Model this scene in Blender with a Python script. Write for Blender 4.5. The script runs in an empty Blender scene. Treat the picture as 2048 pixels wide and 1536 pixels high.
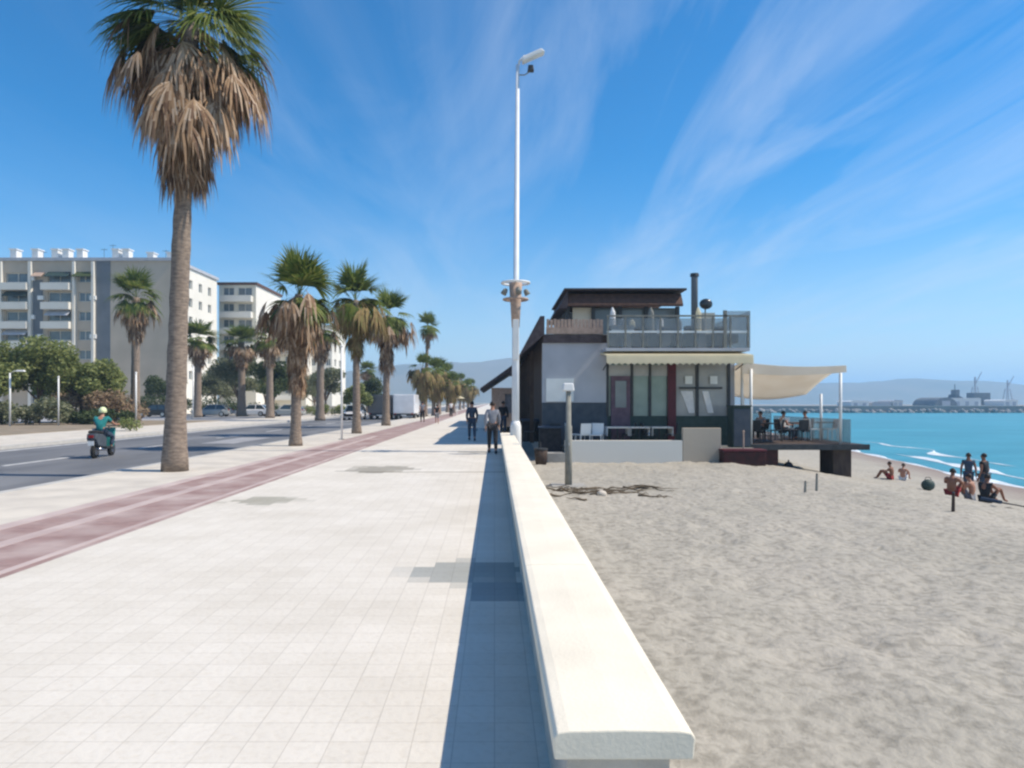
import bpy, math, random
from mathutils import Vector, Matrix, noise
R = math.radians
col = bpy.context.scene.collection
scene = bpy.context.scene

# ------------------------------------------------------------------ mesh builder
class MB:
    def __init__(s): s.v = []; s.f = []
    def quad(s, a, b, c, d):
        n = len(s.v); s.v += [tuple(a), tuple(b), tuple(c), tuple(d)]; s.f.append((n, n+1, n+2, n+3)); return s
    def tri(s, a, b, c):
        n = len(s.v); s.v += [tuple(a), tuple(b), tuple(c)]; s.f.append((n, n+1, n+2)); return s
    def box(s, x0, x1, y0, y1, z0, z1, tx=0, ty=0):
        n = len(s.v)
        s.v += [(x0,y0,z0),(x1,y0,z0),(x1,y1,z0),(x0,y1,z0),(x0+tx,y0+ty,z1),(x1-tx,y0+ty,z1),(x1-tx,y1-ty,z1),(x0+tx,y1-ty,z1)]
        for q in ((3,2,1,0),(4,5,6,7),(0,1,5,4),(1,2,6,5),(2,3,7,6),(3,0,4,7)): s.f.append(tuple(n+i for i in q))
        return s
    def tube(s, pts, rad, seg=10, cap=True):
        pts = [Vector(p) for p in pts]
        if not hasattr(rad, '__len__'): rad = [rad]*len(pts)
        n0 = len(s.v)
        up = None
        for i, p in enumerate(pts):
            t = (pts[min(i+1, len(pts)-1)] - pts[max(i-1, 0)]).normalized()
            if up is None:
                up = Vector((1,0,0)) if abs(t.x) < .8 else Vector((0,1,0))
            a = (up - t*up.dot(t)).normalized(); up = a; b = t.cross(a)
            for k in range(seg):
                g = 2*math.pi*k/seg
                s.v.append(tuple(p + (a*math.cos(g) + b*math.sin(g))*rad[i]))
        for i in range(len(pts)-1):
            for k in range(seg):
                a0 = n0+i*seg+k; a1 = n0+i*seg+(k+1)%seg
                s.f.append((a0, a1, a1+seg, a0+seg))
        if cap:
            s.f.append(tuple(n0+k for k in range(seg))[::-1])
            s.f.append(tuple(n0+(len(pts)-1)*seg+k for k in range(seg)))
        return s
    def ball(s, c, r, nu=12, nv=8, z0=-1.0):
        c = Vector(c); r = Vector(r) if hasattr(r, '__len__') else Vector((r,r,r)); n = len(s.v)
        t0 = math.asin(max(-1, z0))
        for j in range(nv+1):
            t = t0 + (math.pi/2-t0)*j/nv
            for i in range(nu):
                a = 2*math.pi*i/nu
                s.v.append((c.x+r.x*math.cos(t)*math.cos(a), c.y+r.y*math.cos(t)*math.sin(a), c.z+r.z*math.sin(t)))
        for j in range(nv):
            for i in range(nu):
                s.f.append((n+j*nu+i, n+j*nu+(i+1)%nu, n+(j+1)*nu+(i+1)%nu, n+(j+1)*nu+i))
        return s
    def prism(s, poly, x0, x1, axis='x'):
        """poly of (a,b) extruded along axis; axis x -> (y,z), axis y -> (x,z)"""
        n = len(s.v); m = len(poly)
        for X in (x0, x1):
            for (a, b) in poly: s.v.append((X, a, b) if axis == 'x' else ((a, X, b) if axis == 'y' else (a, b, X)))
        s.f.append(tuple(range(n, n+m))[::-1]); s.f.append(tuple(range(n+m, n+2*m)))
        for i in range(m):
            j = (i+1) % m; s.f.append((n+i, n+j, n+m+j, n+m+i))
        return s
    def facade(s, o, u, W, H, holes, dep, inward):
        """wall with rectangular openings: o origin, u unit dir, holes (u0,u1,z0,z1), reveals dep along inward"""
        o = Vector(o); u = Vector(u); w = Vector(inward)*dep
        us = sorted({0, W} | {h[0] for h in holes} | {h[1] for h in holes})
        zs = sorted({0, H} | {h[2] for h in holes} | {h[3] for h in holes})
        P = lambda a, z: o + u*a + Vector((0,0,z))
        for i in range(len(us)-1):
            for j in range(len(zs)-1):
                cu = (us[i]+us[i+1])/2; cz = (zs[j]+zs[j+1])/2
                if any(h[0] < cu < h[1] and h[2] < cz < h[3] for h in holes): continue
                s.quad(P(us[i],zs[j]), P(us[i+1],zs[j]), P(us[i+1],zs[j+1]), P(us[i],zs[j+1]))
        for (a,b,c,d) in holes:
            for (p,q) in ((P(a,c),P(b,c)),(P(b,c),P(b,d)),(P(b,d),P(a,d)),(P(a,d),P(a,c))):
                s.quad(p, q, q+w, p+w)
        return s
    def mesh(s, name):
        me = bpy.data.meshes.new(name); me.from_pydata(s.v, [], s.f); me.update(); return me

def obj(name, mb, mat, parent=None, smooth=False, world=False, bevel=0, fix=False):
    me = mb.mesh(name) if isinstance(mb, MB) else mb
    if world and parent is not None:
        me.transform(Matrix.Translation(-parent.location))
    if fix:
        import bmesh
        b = bmesh.new(); b.from_mesh(me); bmesh.ops.remove_doubles(b, verts=b.verts, dist=1e-4)
        bmesh.ops.recalc_face_normals(b, faces=b.faces); b.to_mesh(me); b.free()
    me.materials.append(mat)
    if smooth: me.polygons.foreach_set('use_smooth', [True]*len(me.polygons))
    o = bpy.data.objects.new(name, me); col.objects.link(o)
    if parent is not None: o.parent = parent
    if bevel:
        m = o.modifiers.new('bevel', 'BEVEL'); m.width = bevel; m.segments = 2; m.limit_method = 'ANGLE'
    return o

def tag(o, label, cat=None, group=None, kind=None):
    if label: o['label'] = label
    if cat: o['category'] = cat
    if group: o['group'] = group
    if kind: o['kind'] = kind
    return o

def thing(name, label, cat, loc, rz=0, group=None):
    o = bpy.data.objects.new(name, None); col.objects.link(o); o.empty_display_size = .2
    o.location = loc; o.rotation_euler = (0, 0, rz)
    return tag(o, label, cat, group)

KIDS = {}
def dup(root, loc, rz, label, sc=None):
    r = root.copy(); col.objects.link(r); r.location = loc; r.rotation_euler = (0,0,rz); r['label'] = label
    if sc: r.scale = (sc, sc, sc) if not hasattr(sc, '__len__') else sc
    for ch in [c for c in bpy.data.objects if c.parent == root]:
        c = ch.copy(); col.objects.link(c); c.parent = r
        for g in [k for k in bpy.data.objects if k.parent == ch]:
            d = g.copy(); col.objects.link(d); d.parent = c
    return r

# ------------------------------------------------------------------ materials
def mat(name, c, rough=.7, c2=None, scale=5, detail=4, bump=0, bscale=None, metal=0, spec=.3, island=None, stretch=(1,1,1), trans=0, lo=.35, hi=.65, coat=0):
    m = bpy.data.materials.new(name); m.use_nodes = True; nt = m.node_tree; N = nt.nodes; L = nt.links
    b = N['Principled BSDF']; b.inputs['Base Color'].default_value = (*c, 1); b.inputs['Roughness'].default_value = rough
    b.inputs['Metallic'].default_value = metal; b.inputs['Specular IOR Level'].default_value = spec
    if coat: b.inputs['Coat Weight'].default_value = coat
    tc = N.new('ShaderNodeTexCoord'); mp = N.new('ShaderNodeMapping'); L.new(tc.outputs['Object'], mp.inputs[0]); mp.inputs['Scale'].default_value = stretch
    if c2:
        n = N.new('ShaderNodeTexNoise'); n.inputs['Scale'].default_value = scale; n.inputs['Detail'].default_value = detail; L.new(mp.outputs[0], n.inputs['Vector'])
        r = N.new('ShaderNodeValToRGB'); r.color_ramp.elements[0].position = lo; r.color_ramp.elements[1].position = hi
        r.color_ramp.elements[0].color = (*c, 1); r.color_ramp.elements[1].color = (*c2, 1)
        L.new(n.outputs['Fac'], r.inputs[0]); out = r.outputs[0]
        if island:
            g = N.new('ShaderNodeNewGeometry'); mx = N.new('ShaderNodeMix'); mx.data_type = 'RGBA'
            rr = N.new('ShaderNodeValToRGB'); els = rr.color_ramp.elements
            for i, cc in enumerate(island):
                e = els[i] if i < 2 else els.new(.5)
                e.position = i/(len(island)-1) if i != 1 else 1/(len(island)-1)
                e.color = (*cc, 1)
            L.new(g.outputs['Random Per Island'], rr.inputs[0]); mx.inputs[0].default_value = .6
            L.new(out, mx.inputs[6]); L.new(rr.outputs[0], mx.inputs[7]); out = mx.outputs[2]
        L.new(out, b.inputs['Base Color'])
        m['o'] = 1
    if bump:
        n2 = N.new('ShaderNodeTexNoise'); n2.inputs['Scale'].default_value = bscale or scale*3; n2.inputs['Detail'].default_value = 5; L.new(mp.outputs[0], n2.inputs['Vector'])
        bp = N.new('ShaderNodeBump'); bp.inputs['Strength'].default_value = bump; bp.inputs['Distance'].default_value = .02
        L.new(n2.outputs['Fac'], bp.inputs['Height']); L.new(bp.outputs[0], b.inputs['Normal'])
    if trans:
        t = N.new('ShaderNodeBsdfTranslucent'); mx = N.new('ShaderNodeMixShader'); mx.inputs[0].default_value = trans
        src = b.inputs['Base Color'].links[0].from_socket if b.inputs['Base Color'].links else None
        if src: L.new(src, t.inputs['Color'])
        else: t.inputs['Color'].default_value = (*c, 1)
        L.new(b.outputs[0], mx.inputs[1]); L.new(t.outputs[0], mx.inputs[2]); L.new(mx.outputs[0], N['Material Output'].inputs['Surface'])
    return m

M = {}
M['cap'] = mat('cap stone', (.80,.735,.60), .7, (.70,.64,.52), 2.2, 8, .12, 60, lo=.4, hi=.75)
M['wallcore'] = mat('wall render', (.52,.49,.44), .85, (.42,.40,.36), 4, 6, .4, 40)
M['white'] = mat('white paint', (.78,.78,.76), .45, (.68,.69,.68), 2)
M['polewhite'] = mat('pole paint', (.72,.76,.80), .4, (.62,.67,.72), 2)
M['dark'] = mat('dark metal', (.03,.035,.04), .5, (.05,.055,.06), 6)
M['darkblue'] = mat('dark blue cloth', (.03,.05,.08), .8, (.05,.07,.11), 9)
M['greycloth'] = mat('grey cloth', (.16,.17,.20), .9, (.24,.25,.28), 6)
M['blackcloth'] = mat('black cloth', (.012,.013,.016), .9, (.03,.03,.035), 6)
M['whitecloth'] = mat('white cloth', (.75,.74,.72), .9, (.65,.65,.64), 6)
M['teal'] = mat('teal cloth', (.02,.17,.17), .9, (.03,.25,.25), 6)
M['redcloth'] = mat('red cloth', (.30,.03,.03), .9, (.2,.02,.02), 6)
M['skin'] = mat('skin', (.42,.22,.15), .55, (.36,.18,.12), 12)
M['tan'] = mat('tanned skin', (.26,.12,.075), .55, (.22,.10,.06), 12)
M['hair'] = mat('dark hair', (.015,.01,.008), .6, (.03,.02,.014), 40)
M['helmet'] = mat('helmet paint', (.72,.78,.45), .3, (.68,.74,.42), 3, coat=.5)
M['rubber'] = mat('rubber', (.015,.015,.015), .8, (.025,.025,.025), 20)
M['chrome'] = mat('alloy', (.5,.5,.52), .3, (.4,.4,.42), 10, metal=1)
M['glass'] = mat('window glass', (.03,.05,.06), .08, (.05,.07,.08), .8, spec=.8)
M['bluewin'] = mat('blue grey window', (.10,.13,.15), .15, (.16,.20,.22), .7, spec=.7)  # blue grey glass for the building windows
M['concrete'] = mat('concrete', (.38,.37,.34), .9, (.30,.29,.27), 3, 6, .4, 30)
M['kerb'] = mat('kerb stone', (.50,.49,.46), .85, (.42,.41,.39), 3, 6, .3, 30)
M['trunk'] = mat('palm trunk', (.30,.24,.19), .95, (.17,.135,.11), 7, 6, 1.0, 22, stretch=(1,1,3))
M['bark'] = mat('bark', (.16,.12,.09), .95, (.09,.07,.05), 9, 6, .8, 25)
M['frond'] = mat('green frond', (.09,.14,.03), .55, (.15,.19,.04), 2, island=[(.04,.09,.02),(.14,.19,.04),(.32,.32,.09)], trans=.42)
M['dead'] = mat('dry frond', (.33,.22,.13), .9, (.20,.13,.085), 2.5, island=[(.09,.045,.035),(.40,.26,.15),(.68,.55,.42)], trans=.22)
M['brass'] = mat('dry olive frond', (.28,.21,.09), .9, (.21,.17,.07), 2.5, island=[(.15,.10,.05),(.36,.25,.12),(.24,.24,.09)], trans=.3)
M['leaf'] = mat('leaf', (.19,.23,.08), .6, (.26,.29,.11), 1.5, island=[(.08,.11,.03),(.25,.29,.09),(.40,.42,.17)], trans=.42)
M['leafdark'] = mat('dark leaf', (.06,.09,.035), .6, (.09,.12,.05), 1.5, island=[(.03,.05,.02),(.08,.11,.04),(.13,.16,.07)], trans=.35)
M['leafbrown'] = mat('brown leaf', (.34,.24,.16), .8, (.26,.20,.12), 1.5, island=[(.18,.12,.08),(.42,.29,.20),(.26,.23,.11)], trans=.35)
M['leafgrey'] = mat('grey green leaf', (.19,.21,.12), .7, (.24,.25,.15), 1.5, island=[(.10,.12,.06),(.22,.24,.13),(.36,.35,.24)], trans=.4)
M['stucco'] = mat('beige render', (.50,.43,.345), .9, (.43,.37,.295), .3, 5, .2, 8)
M['stucco2'] = mat('cream render', (.70,.66,.55), .9, (.62,.58,.48), .3, 5)
M['stuccow'] = mat('white render', (.72,.70,.64), .9, (.66,.64,.58), .3, 5)
M['stairgrey'] = mat('blue grey and recess shade', (.13,.15,.17), .9, (.17,.19,.21), .5, 5)
M['brownroof'] = mat('brown tiles', (.13,.07,.05), .8, (.08,.045,.035), 6, 4, .6, 20)
M['darkroof'] = mat('dark tiles', (.045,.035,.04), .8, (.08,.065,.07), 5, 4, .8, 14)
M['slate'] = mat('light grey panel', (.44,.46,.50), .7, (.38,.40,.44), 1.2, 5)
M['board'] = mat('white board', (.70,.74,.74), .6, (.64,.68,.68), 2)
M['basedark'] = mat('dark blue render', (.05,.065,.085), .8, (.075,.09,.11), 3)
M['maroon'] = mat('maroon paint', (.10,.015,.025), .5, (.07,.012,.02), 4)
M['purple'] = mat('plum door paint', (.14,.09,.12), .6, (.10,.065,.09), 4)
M['greenglass'] = mat('green glazing', (.16,.24,.22), .15, (.22,.31,.28), 1.3, spec=.7)
M['greyglass'] = mat('grey glazing', (.26,.27,.27), .2, (.36,.36,.35), 1.3, spec=.7)
M['greendark'] = mat('dark green paint', (.025,.05,.045), .6, (.04,.065,.06), 4)
M['awning'] = mat('cream canvas', (.86,.80,.62), .85, (.80,.75,.58), 2, trans=.5)
M['sail'] = mat('white canvas', (.90,.85,.76), .85, (.86,.80,.70), 1.5, trans=.5)
M['picket'] = mat('faded timber', (.46,.34,.27), .85, (.34,.25,.20), 8)
M['timber'] = mat('dark timber', (.07,.05,.04), .8, (.045,.03,.025), 8, stretch=(1,1,.3))
M['deckred'] = mat('dark red crate', (.06,.012,.012), .6, (.03,.01,.01), 4)
M['greypost'] = mat('weathered post', (.26,.26,.23), .9, (.20,.20,.18), 6, 5, .4, 30)
M['carwhite'] = mat('white car paint', (.86,.86,.87), .3, (.72,.72,.74), 1, coat=.6)
M['cargrey'] = mat('dark grey car paint', (.06,.07,.09), .3, (.07,.08,.1), 1, coat=.6)
M['carsilver'] = mat('silver car paint', (.42,.44,.44), .3, (.40,.42,.42), 1, coat=.6)
M['carblack'] = mat('black car paint', (.015,.018,.02), .3, (.02,.022,.025), 1, coat=.6)
M['taillight'] = mat('tail lamp', (.35,.01,.01), .3, (.3,.01,.01), 5)
M['yellow'] = mat('yellow green plastic', (.45,.50,.10), .6, (.40,.45,.09), 5)
M['hill'] = mat('hill', (.12,.13,.09), .95, (.20,.18,.13), .006, 8)
M['quay'] = mat('quay stone', (.30,.29,.28), .9, (.22,.22,.22), .06, 6)
M['wood'] = mat('driftwood', (.16,.12,.08), .9, (.10,.08,.055), 12)
M['stone'] = mat('pale stone', (.60,.54,.46), .9, (.5,.46,.4), 9)

# clear glass balustrade
def glassmat():
    m = bpy.data.materials.new('balustrade glass'); m.use_nodes = True; nt = m.node_tree; b = nt.nodes['Principled BSDF']
    b.inputs['Base Color'].default_value = (.27,.30,.31,1); b.inputs['Roughness'].default_value = .2; b.inputs['Alpha'].default_value = .45
    return m
M['bal'] = glassmat()

def paving():
    m = bpy.data.materials.new('promenade paving'); m.use_nodes = True; nt = m.node_tree; N = nt.nodes; L = nt.links
    b = N['Principled BSDF']; b.inputs['Roughness'].default_value = .8; b.inputs['Specular IOR Level'].default_value = .2
    tc = N.new('ShaderNodeTexCoord')
    br = N.new('ShaderNodeTexBrick'); br.offset = 0; br.inputs['Scale'].default_value = 1
    br.inputs['Brick Width'].default_value = .2; br.inputs['Row Height'].default_value = .2; br.inputs['Mortar Size'].default_value = .003; br.inputs['Mortar Smooth'].default_value = .3
    br.inputs['Color1'].default_value = (.645,.605,.535,1); br.inputs['Color2'].default_value = (.685,.645,.575,1); br.inputs['Mortar'].default_value = (.50,.465,.41,1)
    L.new(tc.outputs['Object'], br.inputs[0])
    # worn and dirty variation, large scale
    n = N.new('ShaderNodeTexNoise'); n.inputs['Scale'].default_value = .8; n.inputs['Detail'].default_value = 8; L.new(tc.outputs['Object'], n.inputs[0])
    r = N.new('ShaderNodeValToRGB'); r.color_ramp.elements[0].position = .3; r.color_ramp.elements[0].color = (.88,.87,.85,1); r.color_ramp.elements[1].position = .65; r.color_ramp.elements[1].color = (1,1,1,1)
    L.new(n.outputs[0], r.inputs[0])
    m1 = N.new('ShaderNodeMix'); m1.data_type = 'RGBA'; m1.blend_type = 'MULTIPLY'; m1.inputs[0].default_value = 1
    L.new(br.outputs[0], m1.inputs[6]); L.new(r.outputs[0], m1.inputs[7])
    # fine speckle
    n3 = N.new('ShaderNodeTexNoise'); n3.inputs['Scale'].default_value = 22; n3.inputs['Detail'].default_value = 5; L.new(tc.outputs['Object'], n3.inputs[0])
    r3 = N.new('ShaderNodeValToRGB'); r3.color_ramp.elements[0].position = .34; r3.color_ramp.elements[0].color = (.95,.94,.925,1); r3.color_ramp.elements[1].position = .5; r3.color_ramp.elements[1].color = (1,1,1,1)
    L.new(n3.outputs[0], r3.inputs[0])
    m3 = N.new('ShaderNodeMix'); m3.data_type = 'RGBA'; m3.blend_type = 'MULTIPLY'; m3.inputs[0].default_value = 1
    L.new(m1.outputs[2], m3.inputs[6]); L.new(r3.outputs[0], m3.inputs[7])
    cur = m3.outputs[2]
    # water stains and other darker patches on the slabs: (x, y, rx, ry)
    sn = N.new('ShaderNodeVectorMath'); sn.operation = 'SNAP'; sn.inputs[1].default_value = (.2,.2,.2); L.new(tc.outputs['Object'], sn.inputs[0])
    nz = N.new('ShaderNodeTexNoise'); nz.inputs['Scale'].default_value = 1.7; nz.inputs['Detail'].default_value = 4; L.new(sn.outputs[0], nz.inputs[0])
    for (x, y, rx, ry, c) in ((-.42,6.75,.62,.50,(.55,.60,.64)),(.0,6.0,.34,.5,(.5,.56,.62)),(-2.95,17.1,.85,1.0,(.55,.55,.53)),(-3.9,11.6,.65,.45,(.62,.63,.60)),(-1.5,16.4,2.0,.13,(.62,.60,.56)),(-.6,23.0,.9,.35,(.6,.6,.58))):
        mp = N.new('ShaderNodeMapping'); mp.vector_type = 'POINT'; L.new(sn.outputs[0], mp.inputs[0])
        mp.inputs['Location'].default_value = (-x/rx, -y/ry, 0); mp.inputs['Scale'].default_value = (1/rx, 1/ry, 0)
        ln = N.new('ShaderNodeVectorMath'); ln.operation = 'LENGTH'; L.new(mp.outputs[0], ln.inputs[0])
        ad = N.new('ShaderNodeMath'); ad.operation = 'ADD'; L.new(ln.outputs['Value'], ad.inputs[0])
        sc = N.new('ShaderNodeMath'); sc.operation = 'MULTIPLY_ADD'; L.new(nz.outputs[0], sc.inputs[0]); sc.inputs[1].default_value = 2.2; sc.inputs[2].default_value = -1.1; L.new(sc.outputs[0], ad.inputs[1])
        rp = N.new('ShaderNodeMapRange'); rp.inputs['From Min'].default_value = 1.02; rp.inputs['From Max'].default_value = .80; L.new(ad.outputs[0], rp.inputs[0])
        mx = N.new('ShaderNodeMix'); mx.data_type = 'RGBA'; mx.blend_type = 'MULTIPLY'; L.new(rp.outputs[0], mx.inputs[0]); L.new(cur, mx.inputs[6]); mx.inputs[7].default_value = (*c, 1); cur = mx.outputs[2]
    L.new(cur, b.inputs['Base Color'])
    bp = N.new('ShaderNodeBump'); bp.inputs['Strength'].default_value = .4; bp.inputs['Distance'].default_value = .01; L.new(n3.outputs[0], bp.inputs['Height']); L.new(bp.outputs[0], b.inputs['Normal'])
    return m
M['paving'] = paving()

def lane():
    m = bpy.data.materials.new('red cycle lane'); m.use_nodes = True; nt = m.node_tree; N = nt.nodes; L = nt.links
    b = N['Principled BSDF']; b.inputs['Roughness'].default_value = .85; b.inputs['Specular IOR Level'].default_value = .2
    tc = N.new('ShaderNodeTexCoord'); br = N.new('ShaderNodeTexBrick'); br.inputs['Scale'].default_value = 1
    br.inputs['Brick Width'].default_value = .2; br.inputs['Row Height'].default_value = .1; br.inputs['Mortar Size'].default_value = .004
    br.inputs['Color1'].default_value = (.33,.225,.205,1); br.inputs['Color2'].default_value = (.27,.18,.165,1); br.inputs['Mortar'].default_value = (.24,.175,.175,1)
    L.new(tc.outputs['Object'], br.inputs[0])
    n = N.new('ShaderNodeTexNoise'); n.inputs['Scale'].default_value = 1.2; n.inputs['Detail'].default_value = 8; L.new(tc.outputs['Object'], n.inputs[0])
    mx = N.new('ShaderNodeMix'); mx.data_type = 'RGBA'; L.new(br.outputs[0], mx.inputs[6]); mx.inputs[7].default_value = (.52,.44,.41,1)
    r = N.new('ShaderNodeMapRange'); r.inputs['From Min'].default_value = .40; r.inputs['From Max'].default_value = .90; L.new(n.outputs[0], r.inputs[0]); L.new(r.outputs[0], mx.inputs[0])
    L.new(mx.outputs[2], b.inputs['Base Color']); return m
M['lane'] = lane()
M['lanepale'] = mat('pale lane border', (.52,.43,.40), .85, (.42,.33,.31), 1.1, 8)
M['verge'] = mat('beige verge paving', (.62,.57,.49), .9, (.50,.46,.40), 1.2, 8, .3, 20)
M['asphalt'] = mat('asphalt', (.11,.115,.125), .85, (.20,.205,.215), .45, 9, .5, 60, stretch=(1,.25,1))
M['asphalt2'] = mat('worn asphalt', (.28,.28,.29), .85, (.36,.36,.37), .4, 8, .4, 60)
M['paint'] = mat('road paint', (.68,.68,.66), .7, (.5,.5,.49), 3)
M['soil'] = mat('dry soil', (.30,.24,.18), .95, (.20,.17,.12), .8, 8, .5, 20)
M['land'] = mat('land', (.36,.33,.27), .95, (.22,.23,.15), .05, 8)

def sandmat():
    m = bpy.data.materials.new('sand'); m.use_nodes = True; nt = m.node_tree; N = nt.nodes; L = nt.links
    b = N['Principled BSDF']; b.inputs['Roughness'].default_value = .95; b.inputs['Specular IOR Level'].default_value = .1
    tc = N.new('ShaderNodeTexCoord')
    def nz(s, d): 
        n = N.new('ShaderNodeTexNoise'); n.inputs['Scale'].default_value = s; n.inputs['Detail'].default_value = d; L.new(tc.outputs['Object'], n.inputs[0]); return n
    a = nz(.35, 6); r = N.new('ShaderNodeValToRGB'); r.color_ramp.elements[0].position = .35; r.color_ramp.elements[0].color = (.35,.328,.28,1); r.color_ramp.elements[1].position = .65; r.color_ramp.elements[1].color = (.39,.362,.31,1)
    L.new(a.outputs[0], r.inputs[0])
    f = nz(9, 7); r2 = N.new('ShaderNodeValToRGB'); r2.color_ramp.elements[0].position = .35; r2.color_ramp.elements[0].color = (.70,.70,.69,1); r2.color_ramp.elements[1].position = .55; r2.color_ramp.elements[1].color = (1.05,1.05,1.05,1)
    L.new(f.outputs[0], r2.inputs[0])
    mx = N.new('ShaderNodeMix'); mx.data_type = 'RGBA'; mx.blend_type = 'MULTIPLY'; mx.inputs[0].default_value = .8; L.new(r.outputs[0], mx.inputs[6]); L.new(r2.outputs[0], mx.inputs[7])
    # wet sand close to the water: by height
    sp = N.new('ShaderNodeSeparateXYZ'); L.new(tc.outputs['Object'], sp.inputs[0])
    w = N.new('ShaderNodeMapRange'); w.inputs['From Min'].default_value = -2.35; w.inputs['From Max'].default_value = -2.7; L.new(sp.outputs['Z'], w.inputs[0])
    m2 = N.new('ShaderNodeMix'); m2.data_type = 'RGBA'; L.new(w.outputs[0], m2.inputs[0]); L.new(mx.outputs[2], m2.inputs[6]); m2.inputs[7].default_value = (.26,.215,.19,1)
    L.new(m2.outputs[2], b.inputs['Base Color'])
    bp = N.new('ShaderNodeBump'); bp.inputs['Strength'].default_value = .9; bp.inputs['Distance'].default_value = .035; L.new(f.outputs[0], bp.inputs['Height']); L.new(bp.outputs[0], b.inputs['Normal'])
    return m
M['sand'] = sandmat()

def seamat():
    m = bpy.data.materials.new('sea water'); m.use_nodes = True; nt = m.node_tree; N = nt.nodes; L = nt.links
    b = N['Principled BSDF']; b.inputs['Roughness'].default_value = .35; b.inputs['Specular IOR Level'].default_value = .25
    tc = N.new('ShaderNodeTexCoord'); mp = N.new('ShaderNodeMapping'); mp.inputs['Scale'].default_value = (.5,1,1); mp.inputs['Rotation'].default_value = (0,0,R(-12)); L.new(tc.outputs['Object'], mp.inputs[0])
    n = N.new('ShaderNodeTexNoise'); n.inputs['Scale'].default_value = .12; n.inputs['Detail'].default_value = 8; L.new(mp.outputs[0], n.inputs[0])
    r = N.new('ShaderNodeValToRGB'); r.color_ramp.elements[0].position = .35; r.color_ramp.elements[0].color = (.025,.21,.27,1); r.color_ramp.elements[1].position = .65; r.color_ramp.elements[1].color = (.045,.28,.35,1)
    L.new(n.outputs[0], r.inputs[0]); L.new(r.outputs[0], b.inputs['Base Color'])
    n2 = N.new('ShaderNodeTexNoise'); n2.inputs['Scale'].default_value = 1.6; n2.inputs['Detail'].default_value = 6; L.new(mp.outputs[0], n2.inputs[0])
    bp = N.new('ShaderNodeBump'); bp.inputs['Strength'].default_value = .7; bp.inputs['Distance'].default_value = .25; L.new(n2.outputs[0], bp.inputs['Height']); L.new(bp.outputs[0], b.inputs['Normal'])
    return m
M['sea'] = seamat()
M['foam'] = mat('sea foam', (.80,.84,.86), .8, (.6,.68,.72), 1.5, 6)

# ------------------------------------------------------------------ setting
def struct(name, mb, m, **k): return tag(obj(name, mb, m, **k), None, kind='structure')

WATER = -2.8
PR = [(-99,-.5),(8,-.52),(9.5,-.62),(13,-1.15),(17,-1.9),(21,-2.35),(26,-2.8),(32,-3.4),(60,-4.2),(999,-4.2)]
def beach_z(x, y):
    s = x - max(0, y-30)*.2 - max(0, 30-y)*.05
    for (a, za), (b, zb) in zip(PR, PR[1:]):
        if s <= b:
            return za + (zb-za)*(s-a)/(b-a)
    return PR[-1][1]
def sand_noise(x, y):
    v = Vector((x*1.0, y*1.0, 0))
    h = .055*noise.noise(v*.45) + .05*noise.noise(v*1.4)
    c = noise.voronoi(v*2.3 + Vector((3,7,0)))[0][0]
    h += -.11*max(0, .42-c)
    h += .042*noise.noise(v*3.7) + .018*noise.noise(v*7.5)
    return h
def ramp(a, b, s0, g):
    o = [a]; s = s0
    while o[-1] < b: o.append(min(b, o[-1]+s)); s *= g
    return o
xs = ramp(.56, 20, .09, 1.004) + ramp(20.4, 70, .5, 1.08)
ys = ramp(.6, 20, .09, 1.006) + ramp(20.4, 700, .35, 1.06)
g = MB()
for y in ys:
    for x in xs:
        fade = max(0, min(1, (beach_z(x, y)+2.75)/.4))
        g.v.append((x, y, beach_z(x, y) + sand_noise(x, y)*(.25+.75*fade)))
W_ = len(xs)
g.f = [(j*W_+i, j*W_+i+1, (j+1)*W_+i+1, (j+1)*W_+i) for j in range(len(ys)-1) for i in range(W_-1)]
struct('sand_beach', g, M['sand'], smooth=True)
b = MB()
b.quad((12,-60,WATER),(6000,-60,WATER),(6000,6000,WATER),(12,6000,WATER))
struct('sea', b, M['sea'])
b = MB()
# land sheet reaching the horizon
b.quad((-6000,-60,-.30),(.30,-60,-.30),(.30,6000,-.30),(-6000,6000,-.30))
struct('ground', b, M['land'])
X_LN, X_LF = -4.62, -6.62
struct('promenade', MB().box(X_LN, .30, -20, 650, -.26, 0), M['paving'])
struct('cycle_lane', MB().box(X_LF, X_LN, -20, 650, -.26, 0.0), M['lane'])
struct('tree_verge', MB().box(-8.85, X_LF, -20, 650, -.26, 0), M['verge'])
struct('lane_line', MB().box(-5.82, -5.60, -20, 34, .0, .004), M['lanepale'])
struct('lane_line', MB().box(-6.62, -6.36, -20, 30, .0, .004), M['lanepale'])
struct('lane_line', MB().box(-4.82, -4.72, -20, 26, .0, .004), M['lanepale'])
struct('kerb', MB().box(-9.07, -8.85, -20, 650, -.26, .012), M['kerb'])
struct('road', MB().box(-18.3, -9.07, -20, 650, -.29, -.13), M['asphalt'])
mk = MB()
for k in range(0, 40): mk.box(-13.75, -13.63, -18+k*7.5, -15+k*7.5, -.13, -.126)
struct('road_marking', mk, M['paint'])
struct('road_marking', MB().box(-9.75, -9.60, -20, 650, -.13, -.126), M['paint'])
struct('road_marking', MB().box(-17.9, -17.7, -20, 650, -.13, -.126), M['paint'])
struct('kerb', MB().box(-18.55, -18.3, -20, 650, -.26, .012), M['kerb'])
struct('pavement', MB().box(-24.2, -18.55, -20, 650, -.26, 0), M['verge'])
struct('planting_strip', MB().box(-36, -24.2, -20, 62, -.26, .03), M['soil'])
struct('road', MB().box(-60, -24.2, 62, 92, -.26, -.10), M['asphalt2'])
struct('pavement', MB().box(-90, -24.2, 92, 130, -.26, .01), M['verge'])
struct('road_patch', MB().box(-12.6,-11.2, 30, 35, -.13, -.1265), M['asphalt2'])
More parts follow.
